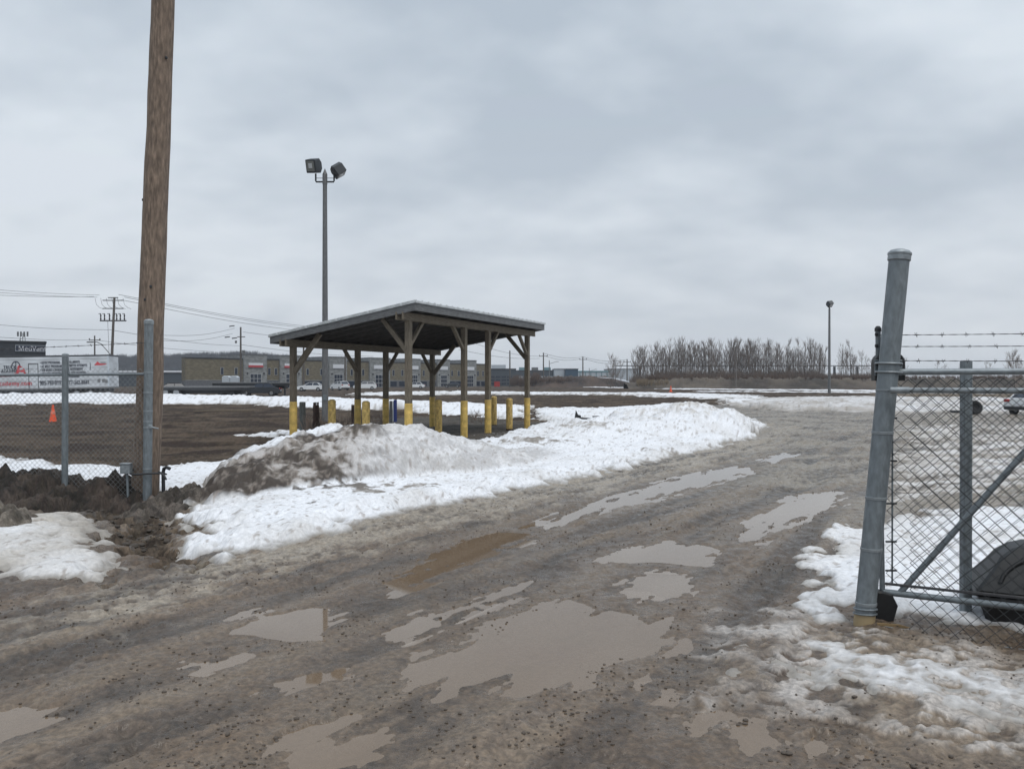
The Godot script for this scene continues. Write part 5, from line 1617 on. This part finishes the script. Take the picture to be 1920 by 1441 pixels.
	# antenna mast behind it
	var am := thing("antenna_mast", "small lattice antenna mast on the roofline of the dark warehouse", "mast", Vector3(-111.56, 0, -175))
	for k in 3:
		pipe("mast_leg", Vector3(cos(k * TAU / 3) * 0.9, 0, sin(k * TAU / 3) * 0.9), Vector3(cos(k * TAU / 3) * 0.5, 12.66, sin(k * TAU / 3) * 0.5), 0.07, M.lamp_grey, am, 5)
	for k in 6: pipe("lattice", Vector3(-0.8 if k % 2 else 0.8, 6.0 + k, 0), Vector3(0.6 if k % 2 else -0.6, 7.0 + k, 0), 0.05, M.lamp_grey, am, 4)
	for k in [-1.1, -0.4, 0.35, 1.1]: bx("antenna_panel", Vector3(k, 12.42, 0), Vector3(0.35, 1.1, 0.2), M.lamp_grey, am, 0.03)
	# low far buildings right of the shelter
	var rows := [
		["dark_office", "dark glazed low office building just right of the plaza end", 918, 967, 692, 262, M.dark_wall, 3],
		["long_shed", "long low grey shed behind the shelter's right corner post", 967, 1040, 695, 300, M.dark_wall, 0],
		["pale_warehouse", "pale grey windowless warehouse left of the blue box building", 1040, 1062, 692, 292, M.pale_wall, 0],
		["blue_building", "dark blue box building in the far background", 1061, 1084, 692, 285, M.blue_wall, 0]]
	for r in rows:
		var x0: float = (r[2] - 960.0) / 1440.0 * r[5]
		var x1: float = (r[3] - 960.0) / 1440.0 * r[5]
		var h: float = 1.6 + (715.0 - r[4]) / 1440.0 * r[5]
		var o := thing(r[0], r[1], "building", Vector3((x0 + x1) * 0.5, 0, -r[5]))
		bx("wall", Vector3(0, h / 2, -8), Vector3(x1 - x0, h, 16), r[6], o)
		bx("roof_edge", Vector3(0, h + 0.1, -8), Vector3(x1 - x0 + 0.3, 0.3, 16.3), M.trim_dark if r[6] != M.pale_wall else M.lamp_grey, o)
		if r[7]:
			for k in r[7]:
				for c in 4:
					var win := bx("window", Vector3((x1 - x0) * (c - 1.5) * 0.22 - 0.6, 0.9 + k * 1.15, 0.03), Vector3((x1 - x0) * 0.2, 0.7, 0.08), M.lamp_grey, o)
					bx("pane", Vector3(0, 0, 0.02), Vector3((x1 - x0) * 0.19, 0.6, 0.08), M.glass, win)
			bx("roof_unit", Vector3(-1.5, h + 0.9, -6), Vector3(5, 1.4, 3), M.pale_wall, o)
		elif r[6] == M.dark_wall:
			for c in 3: bx("roof_unit", Vector3(-5 + c * 5.0, h + 0.8, -5), Vector3(2.6, 1.3, 2), M.lamp_grey if c % 2 else M.teal, o)
			for c in 5:
				var win := bx("bay", Vector3((x1 - x0) * (c - 2) * 0.19, 2.6, 0.03), Vector3((x1 - x0) * 0.14, 2.2, 0.1), M.pale_wall, o)
		else:
			bx("door", Vector3(1.0, 1.5, 0.04), Vector3(2.2, 3.0, 0.1), M.lamp_grey, o)
	var sh := thing("turquoise_shed", "long pale shed with turquoise roof in the far background", "building", Vector3(35.06, 165.45, -330.00) * Vector3(1, 0, 1))
	var sw := (1143.0 - 1082.0) / 1440.0 * 330.0
	bx("wall", Vector3(0, 2.8, -8), Vector3(sw, 5.6, 16), M.pale_wall, sh)
	bx("roof", Vector3(0, 5.9, -8), Vector3(sw + 0.4, 0.7, 16.4), M.teal, sh, 0.1)
	for c in 6: bx("bay_post", Vector3((c - 2.5) * sw / 6.0, 2.8, 0.06), Vector3(0.35, 5.5, 0.2), M.teal, sh)
	var wl := thing("pale_warehouse", "pale hazy warehouse end half hidden by the left bare trees", "building", Vector3(58.89, 200.21, -400.00) * Vector3(1, 0, 1))
	bx("wall", Vector3(0, 4, -10), Vector3(17, 8, 20), M.pale_wall, wl)
	bx("roof_edge", Vector3(0, 8.1, -10), Vector3(17.4, 0.4, 20.4), M.lamp_grey, wl)
	var rb := thing("red_container", "small red container by the far dark office building", "container", Vector3(-4.59, 0.45, -236.00) * Vector3(1, 0, 1))
	bx("shell", Vector3(0, 0.75, 0), Vector3(1.7, 1.5, 2.2), M.tail, rb, 0.05)
	bx("lid", Vector3(0, 1.54, 0), Vector3(1.8, 0.1, 2.3), M.red_ink, rb, 0.03)
	# low pale shed roof by the left ridge
	var ls := thing("low_shed", "long low shed with snowy roof between the wooden pole and tan plaza", "building", Vector3(-106.33, 120.77, -240.00) * Vector3(1, 0, 1))
	bx("wall", Vector3(-4, 2.2, -6), Vector3(36, 4.4, 12), M.dark_wall, ls)
	bx("snowy_roof", Vector3(-4, 4.65, -6), Vector3(37, 0.55, 13), M.pale_ink, ls, 0.1)
	# elevated rail at the right
	var br := thing("pipe_rack", "dark elevated pipe rack on posts behind the right bare trees", "pipe rack", Vector3(68.75, 113.32, -225.00) * Vector3(1, 0, 1))
	bx("girder", Vector3(0, 6.21, 0), Vector3((1645.0 - 1155.0) / 1440.0 * 225.0, 0.22, 0.5), M.lamp_head, br)
	for px in [1200, 1330, 1480, 1565, 1608]: bx("column", Vector3((px - 1400) / 1440.0 * 225.0, 3.0, 0), Vector3(0.55, 6.0, 0.55), M.lamp_head, br)


# ---------------------------------------------------------------- trees and berms
func branch_mesh(kind: int, tall: float) -> Array:
	var trunk := MB.new()
	var twigs := MB.new()
	var pts := []
	var rr := []
	var bend := Vector3(rng.randf_range(-0.5, 0.5), 0, rng.randf_range(-0.5, 0.5))
	for i in 8:
		var k := i / 7.0
		pts.append(Vector3(0, -0.6 + tall * 0.97 * k, 0) + bend * k * k + Vector3(rng.randf_range(-0.06, 0.06), 0, rng.randf_range(-0.06, 0.06)))
		rr.append(lerpf(0.115, 0.02, k) * (tall / 11.0))
	trunk.tube(pts, rr, 6)
	var limbs := 26 if kind == 0 else 38
	for l in limbs:
		var k := rng.randf_range(0.2, 0.86) if kind == 0 else rng.randf_range(0.15, 0.9)
		var s := tall * k
		var base := Vector3(0, s - 0.6, 0) + bend * k * k
		var an := rng.randf() * TAU
		var o := Vector3(cos(an), 0, sin(an))
		var reach := (1.0 - k * 0.75) * tall * (0.17 if kind == 0 else 0.27) * rng.randf_range(0.6, 1.2)
		var rise := reach * (rng.randf_range(1.6, 2.8) if kind == 0 else rng.randf_range(0.7, 1.4))
		var e1 := base + o * reach * 0.5 + Vector3(0, rise * 0.4, 0)
		var e2 := base + o * reach + Vector3(0, rise, 0)
		twigs.tube([base, e1, e2], [0.026, 0.018, 0.007], 3, false)
		for w in 6:
			var f := rng.randf_range(0.25, 0.95)
			var q: Vector3 = base.lerp(e2, f) + (e1 - base.lerp(e2, 0.5)) * 0.6
			var an2 := an + rng.randf_range(-1.4, 1.4)
			var ln := reach * rng.randf_range(0.25, 0.55) + 0.25
			var tip := q + Vector3(cos(an2) * ln * 0.6, ln * rng.randf_range(0.8, 1.7), sin(an2) * ln * 0.6)
			twigs.tube([q, tip], [0.015, 0.006], 3, false)
			if rng.randf() < 0.7:
				var q2 := q.lerp(tip, 0.5)
				twigs.tube([q2, q2 + Vector3(rng.randf_range(-0.4, 0.4), rng.randf_range(0.3, 0.7), rng.randf_range(-0.4, 0.4))], [0.010, 0.005], 3, false)
	return [trunk.mesh(), twigs.mesh()]


func berm(called: String, crest: Array, depth: float, dark: Color, light: Color) -> void:
	# crest of [x, z, height]; an earth bank with a steep front and a long flat top behind
	var v := MB.new()
	var cols := PackedColorArray()
	var n := 160
	var rows := 14
	for i in n + 1:
		var k := float(i) / n * (crest.size() - 1)
		var j := mini(int(k), crest.size() - 2)
		var f := k - j
		f = f * f * (3 - 2 * f)
		var c := Vector3(lerpf(crest[j][0], crest[j + 1][0], k - j), lerpf(crest[j][2], crest[j + 1][2], f), lerpf(crest[j][1], crest[j + 1][1], k - j))
		for r in rows + 1:
			var s := float(r) / rows
			var y := c.y * smoothstep(0.0, 0.55, s) if s < 0.6 else c.y
			if r == rows: y = -0.5
			var w := nmid.get_noise_2d(c.x * 0.25, s * 4.0) * 0.35 + nfine.get_noise_2d(c.x * 0.9, s * 9.0) * 0.2
			v.vert(Vector3(c.x, y * (1.0 + w * 0.5) + (w * 0.25 if r > 0 else -0.3), c.z - s * depth), Vector3.UP, Vector2(c.x, s * depth))
			cols.append(dark.lerp(light, clampf(0.45 + w * 1.1 + nmid.get_noise_2d(c.x * 0.07, s + 5.0) * 0.9, 0.0, 1.0)))
	for i in n:
		for r in rows:
			var p := i * (rows + 1) + r
			v.face(p, p + 1, p + rows + 2); v.face(p, p + rows + 2, p + rows + 1)
	for i in n + 1:
		for r in rows + 1:
			var p := i * (rows + 1) + r
			var e := v.v[mini(i + 1, n) * (rows + 1) + r] - v.v[maxi(i - 1, 0) * (rows + 1) + r]
			var g := v.v[i * (rows + 1) + mini(r + 1, rows)] - v.v[i * (rows + 1) + maxi(r - 1, 0)]
			v.n[p] = e.cross(g).normalized()
			if v.n[p].y < 0: v.n[p] = -v.n[p]
	var arr := []
	arr.resize(Mesh.ARRAY_MAX)
	arr[Mesh.ARRAY_VERTEX] = v.v; arr[Mesh.ARRAY_NORMAL] = v.n; arr[Mesh.ARRAY_TEX_UV] = v.uv; arr[Mesh.ARRAY_COLOR] = cols; arr[Mesh.ARRAY_INDEX] = v.idx
	var m := ArrayMesh.new()
	m.add_surface_from_arrays(Mesh.PRIMITIVE_TRIANGLES, arr)
	struct(part(called, m, M.dirt))


func make_trees() -> void:
	berm("berm", [[25.67, -168, 1.2], [38.50, -168, 2.3], [53.67, -168, 2.3], [79.33, -168, 2.2], [133.00, -168, 2.2]], 9.0, Color(0.05, 0.04, 0.033), Color(0.13, 0.108, 0.086))
	berm("berm", [[2.35, -226, 0.4], [6.28, -226, 2.6], [18.50, -222, 3.0], [26.88, -215, 2.9], [30.33, -208, 1.8], [33.33, -200, 0.5]], 14.0, Color(0.042, 0.031, 0.026), Color(0.115, 0.08, 0.062))
	# a streak of snow down the end of the left berm
	var sk := MB.new()
	sk.tube([Vector3(24.44, 2.82, -220.00), Vector3(28.50, 2.50, -216.00), Vector3(30.92, 1.75, -210.00), Vector3(31.78, 1.46, -208.00)], [0.05, 0.16, 0.24, 0.08], 8)
	tag(part("snow_streak", sk, M.pale_ink), "white snow streak running down the end of the left earth berm", "snow patch")
	var kinds := []
	for i in 9:
		var kind := 0 if i < 6 else 1
		kinds.append([branch_mesh(kind, 11.0), kind])
	var protos := []
	var n := 0
	# [px from, px to, trees, height, lean of kinds]
	var runs := [[1188, 1235, 18, 9.7, 0], [1235, 1300, 30, 10.5, 0], [1300, 1370, 29, 10.2, 0], [1370, 1420, 26, 10.7, 0], [1420, 1505, 32, 10.2, 0], [1505, 1548, 18, 9.8, 0], [1572, 1608, 9, 9.4, 0], [1615, 1700, 10, 7.5, 1], [1140, 1166, 4, 7.2, 1], [1740, 1960, 10, 6.0, 1]]
	for r in runs:
		for i in r[2]:
			var px: float = lerpf(r[0], r[1], (i + rng.randf()) / r[2])
			var d := rng.randf_range(180.0, 198.0)
			var k := rng.randi_range(0, 5) if r[4] == 0 else rng.randi_range(6, 8)
			var s: float = r[3] * rng.randf_range(0.72, 1.14) / 11.0
			if rng.randf() < 0.2: s *= 0.7
			var pos := Vector3((px - 960.0) / 1440.0 * d, 1.7 if px > 1230 else 0.6, -d)
			var o: Node3D
			if protos.size() < 9 or not protos.any(func(q): return q[0] == k):
				o = thing("bare_tree", "", "tree", pos)
				part("trunk", kinds[k][0][0], M.bark, o)
				part("crown", kinds[k][0][1], M.twig, o)
				protos.append([k, o])
				o.rotation.y = rng.randf() * TAU
				o.scale = Vector3(s, s, s)
			else:
				for q in protos:
					if q[0] == k: o = q[1]
				o = dup(o, "bare_tree", pos, rng.randf() * TAU, Vector3(s, s, s))
			if r[0] == 1140: tag(o, "small bare tree before the pale warehouse left of the main tree row", "tree", "small bare trees left of the row")
			elif r[0] == 1740: tag(o, "small distant bare tree seen above the right gate rail", "tree", "bare trees above the gate")
			elif r[0] >= 1572: tag(o, "bushy leafless tree between the far floodlight pole and the gate post", "tree", "bare trees right of the far lamp")
			else:
				var spot: String = {1188: "at the left end of the dense row on the right berm", 1235: "in the left part of the dense row on the right berm", 1300: "in the berm row just left of the thin wooden pole", 1370: "in the berm row behind the thin wooden pole", 1420: "in the right part of the dense row on the berm", 1505: "in the berm row just left of the far floodlight pole"}[r[0]]
				tag(o, "tall leafless slender tree " + spot, "tree", "bare trees " + spot)
	var big := thing("bare_tree", "dark bushy leafless tree at the right edge above the gate", "tree", Vector3(78.58, 2.85, -120.00) * Vector3(1, 0, 1), 0.0)
	var bm := branch_mesh(1, 7.2)
	part("trunk", bm[0], M.bark, big)
	part("crown", bm[1], M.twig, big)
	# brush at the foot of the row, reeds, and weeds on the berms
	var bush := MB.new()
	for k in 26:
		var an := rng.randf() * TAU
		var o := Vector3(cos(an), 0, sin(an)) * rng.randf_range(0.1, 0.8)
		bush.tube([o * 0.2, o * 0.7 + Vector3(0, rng.randf_range(0.5, 1.0), 0), o + Vector3(0, rng.randf_range(0.9, 2.0), 0)], [0.03, 0.022, 0.008], 3, false)
	var where := []
	for i in 1000:
		var d := rng.randf_range(176.0, 200.0)
		var px := rng.randf_range(1185, 1660)
		where.append(Transform3D(Basis(Vector3.UP, rng.randf() * TAU).scaled(Vector3.ONE * rng.randf_range(0.7, 1.7) * (1.0 if px < 1540 else 0.7)), Vector3((px - 960) / 1440.0 * d, 1.6 if px > 1230 else 0.4, -d)))
	scatter("brush", bush.mesh(), where, M.twig, "dense brown leafless brush at the foot of the right tree row", "brush")
	where = []
	for i in 900:
		var d := rng.randf_range(172.0, 178.0)
		var px := rng.randf_range(1215, 1960)
		where.append(Transform3D(Basis(Vector3.UP, rng.randf() * TAU).scaled(Vector3.ONE * rng.randf_range(0.25, 0.75)), Vector3((px - 960) / 1440.0 * d, 2.0, -d)))
	for i in 500:
		var px := rng.randf_range(960, 1150)
		var d := rng.randf_range(226.0, 238.0)
		where.append(Transform3D(Basis(Vector3.UP, rng.randf() * TAU).scaled(Vector3.ONE * rng.randf_range(0.4, 1.0) * (1.8 if px < 1010 else 1.0)), Vector3((px - 960) / 1440.0 * d, 1.4 if px > 1000 else 0.3, -d)))
	scatter("dry_scrub", bush.mesh(), where, M.twig_red, "reddish dry scrub along the tops of the earth berms", "scrub")
	where = []
	for i in 260:
		var px := rng.randf_range(1195, 1252)
		var d := rng.randf_range(170.0, 176.0)
		where.append(Transform3D(Basis(Vector3.UP, rng.randf() * TAU).scaled(Vector3(0.5, 0.9, 0.5) * rng.randf_range(0.6, 1.1)), Vector3((px - 960) / 1440.0 * d, 0.5, -d)))
	scatter("reeds", bush.mesh(), where, M.reed, "straw-coloured reeds at the left end of the right berm", "reeds")
	# wooded ridge far left
	var hill := [[-900.0, -640.0, 6.0], [-499.44, -620, 15.0], [-374.58, -620, 17.0], [-327.22, -620, 18.0], [-271.25, -620, 19.0], [-215.28, -620, 21.0], [-175.00, -630, 17.0], [-115.56, -640, 8.0], [-48.89, -640, 3.0]]
	berm("hill", hill, 60.0, Color(0.05, 0.046, 0.045), Color(0.09, 0.08, 0.075))
	var clump := MB.new()
	for k in 60:
		var an := rng.randf() * TAU
		var o := Vector3(cos(an), 0, sin(an)) * rng.randf_range(0.3, 4.0)
		var y := rng.randf_range(3.0, 9.0)
		clump.tube([o * 0.3, o * 0.7 + Vector3(0, y * 0.6, 0), o + Vector3(0, y, 0)], [0.22, 0.16, 0.06], 3, false)
	where = []
	for i in 2200:
		var k := rng.randf()
		var px := lerpf(-250, 740, k)
		var d := rng.randf_range(618.0, 665.0)
		var h := 0.0
		for j in hill.size() - 1:
			var x := (px - 960) / 1440.0 * 620.0
			if x >= hill[j][0] and x <= hill[j + 1][0]:
				h = lerpf(hill[j][2], hill[j + 1][2], (x - hill[j][0]) / (hill[j + 1][0] - hill[j][0]))
		var up := smoothstep(618.0, 650.0, d)
		where.append(Transform3D(Basis(Vector3.UP, rng.randf() * TAU).scaled(Vector3.ONE * rng.randf_range(0.5, 1.0)), Vector3((px - 960) / 1440.0 * d, h * up - 1.0, -d)))
	scatter("far_wood", clump.mesh(), where, M.far_wood, "dark bluish leafless wood covering the far ridge on the left", "wood")


func _ready() -> void:
	rng.seed = 20240
	var cam := Camera3D.new()
	cam.name = "camera"
	cam.position = Vector3(0, 1.6, 0)
	cam.rotation_degrees = Vector3(-0.22, 0, 0)
	cam.fov = 53.17
	cam.near = 0.05
	cam.far = 6000.0
	add_child(cam)
	cam.current = true
	var env := Environment.new()
	env.background_mode = Environment.BG_SKY
	var sky := Sky.new()
	var pano := PanoramaSkyMaterial.new()
	pano.panorama = ImageTexture.create_from_image(sky_picture())
	sky.sky_material = pano
	env.sky = sky
	env.tonemap_mode = Environment.TONE_MAPPER_LINEAR
	env.tonemap_exposure = 1.2
	env.sdfgi_enabled = true; env.ssao_enabled = true; env.ssil_enabled = true
	env.fog_enabled = true
	env.fog_density = 0.00035
	env.fog_light_color = Color(0.80, 0.83, 0.87)
	var we := WorldEnvironment.new()
	we.name = "world"
	we.environment = env
	add_child(we)
	var sun := DirectionalLight3D.new()
	sun.name = "sun"
	sun.light_energy = 0.5
	sun.light_angular_distance = 40.0
	sun.light_color = Color(1.0, 0.98, 0.95)
	sun.shadow_enabled = true
	sun.rotation_degrees = Vector3(-66, 30, 0)
	add_child(sun)
	for k in [[nlow, 1, 2], [nmid, 2, 3], [nfine, 3, 3], [nsoft, 4, 2]]:
		k[0].seed = k[1] * 11; k[0].frequency = 1.0
		k[0].noise_type = FastNoiseLite.TYPE_SIMPLEX
		k[0].fractal_type = FastNoiseLite.FRACTAL_FBM; k[0].fractal_octaves = k[2]; k[0].fractal_gain = 0.5
	ncell.seed = 5; ncell.frequency = 1.0; ncell.noise_type = FastNoiseLite.TYPE_CELLULAR
	ncell.fractal_type = FastNoiseLite.FRACTAL_NONE
	ncell.cellular_return_type = FastNoiseLite.RETURN_DISTANCE2_SUB
	materials()
	make_ground()
	make_snow()
	make_buildings()
	make_trees()
	make_shelter()
	make_right_gate()
	make_left_fence()
	make_lamps()
	make_vehicles()
	snow_main = points(SNOW_MAIN)
	make_gravel()
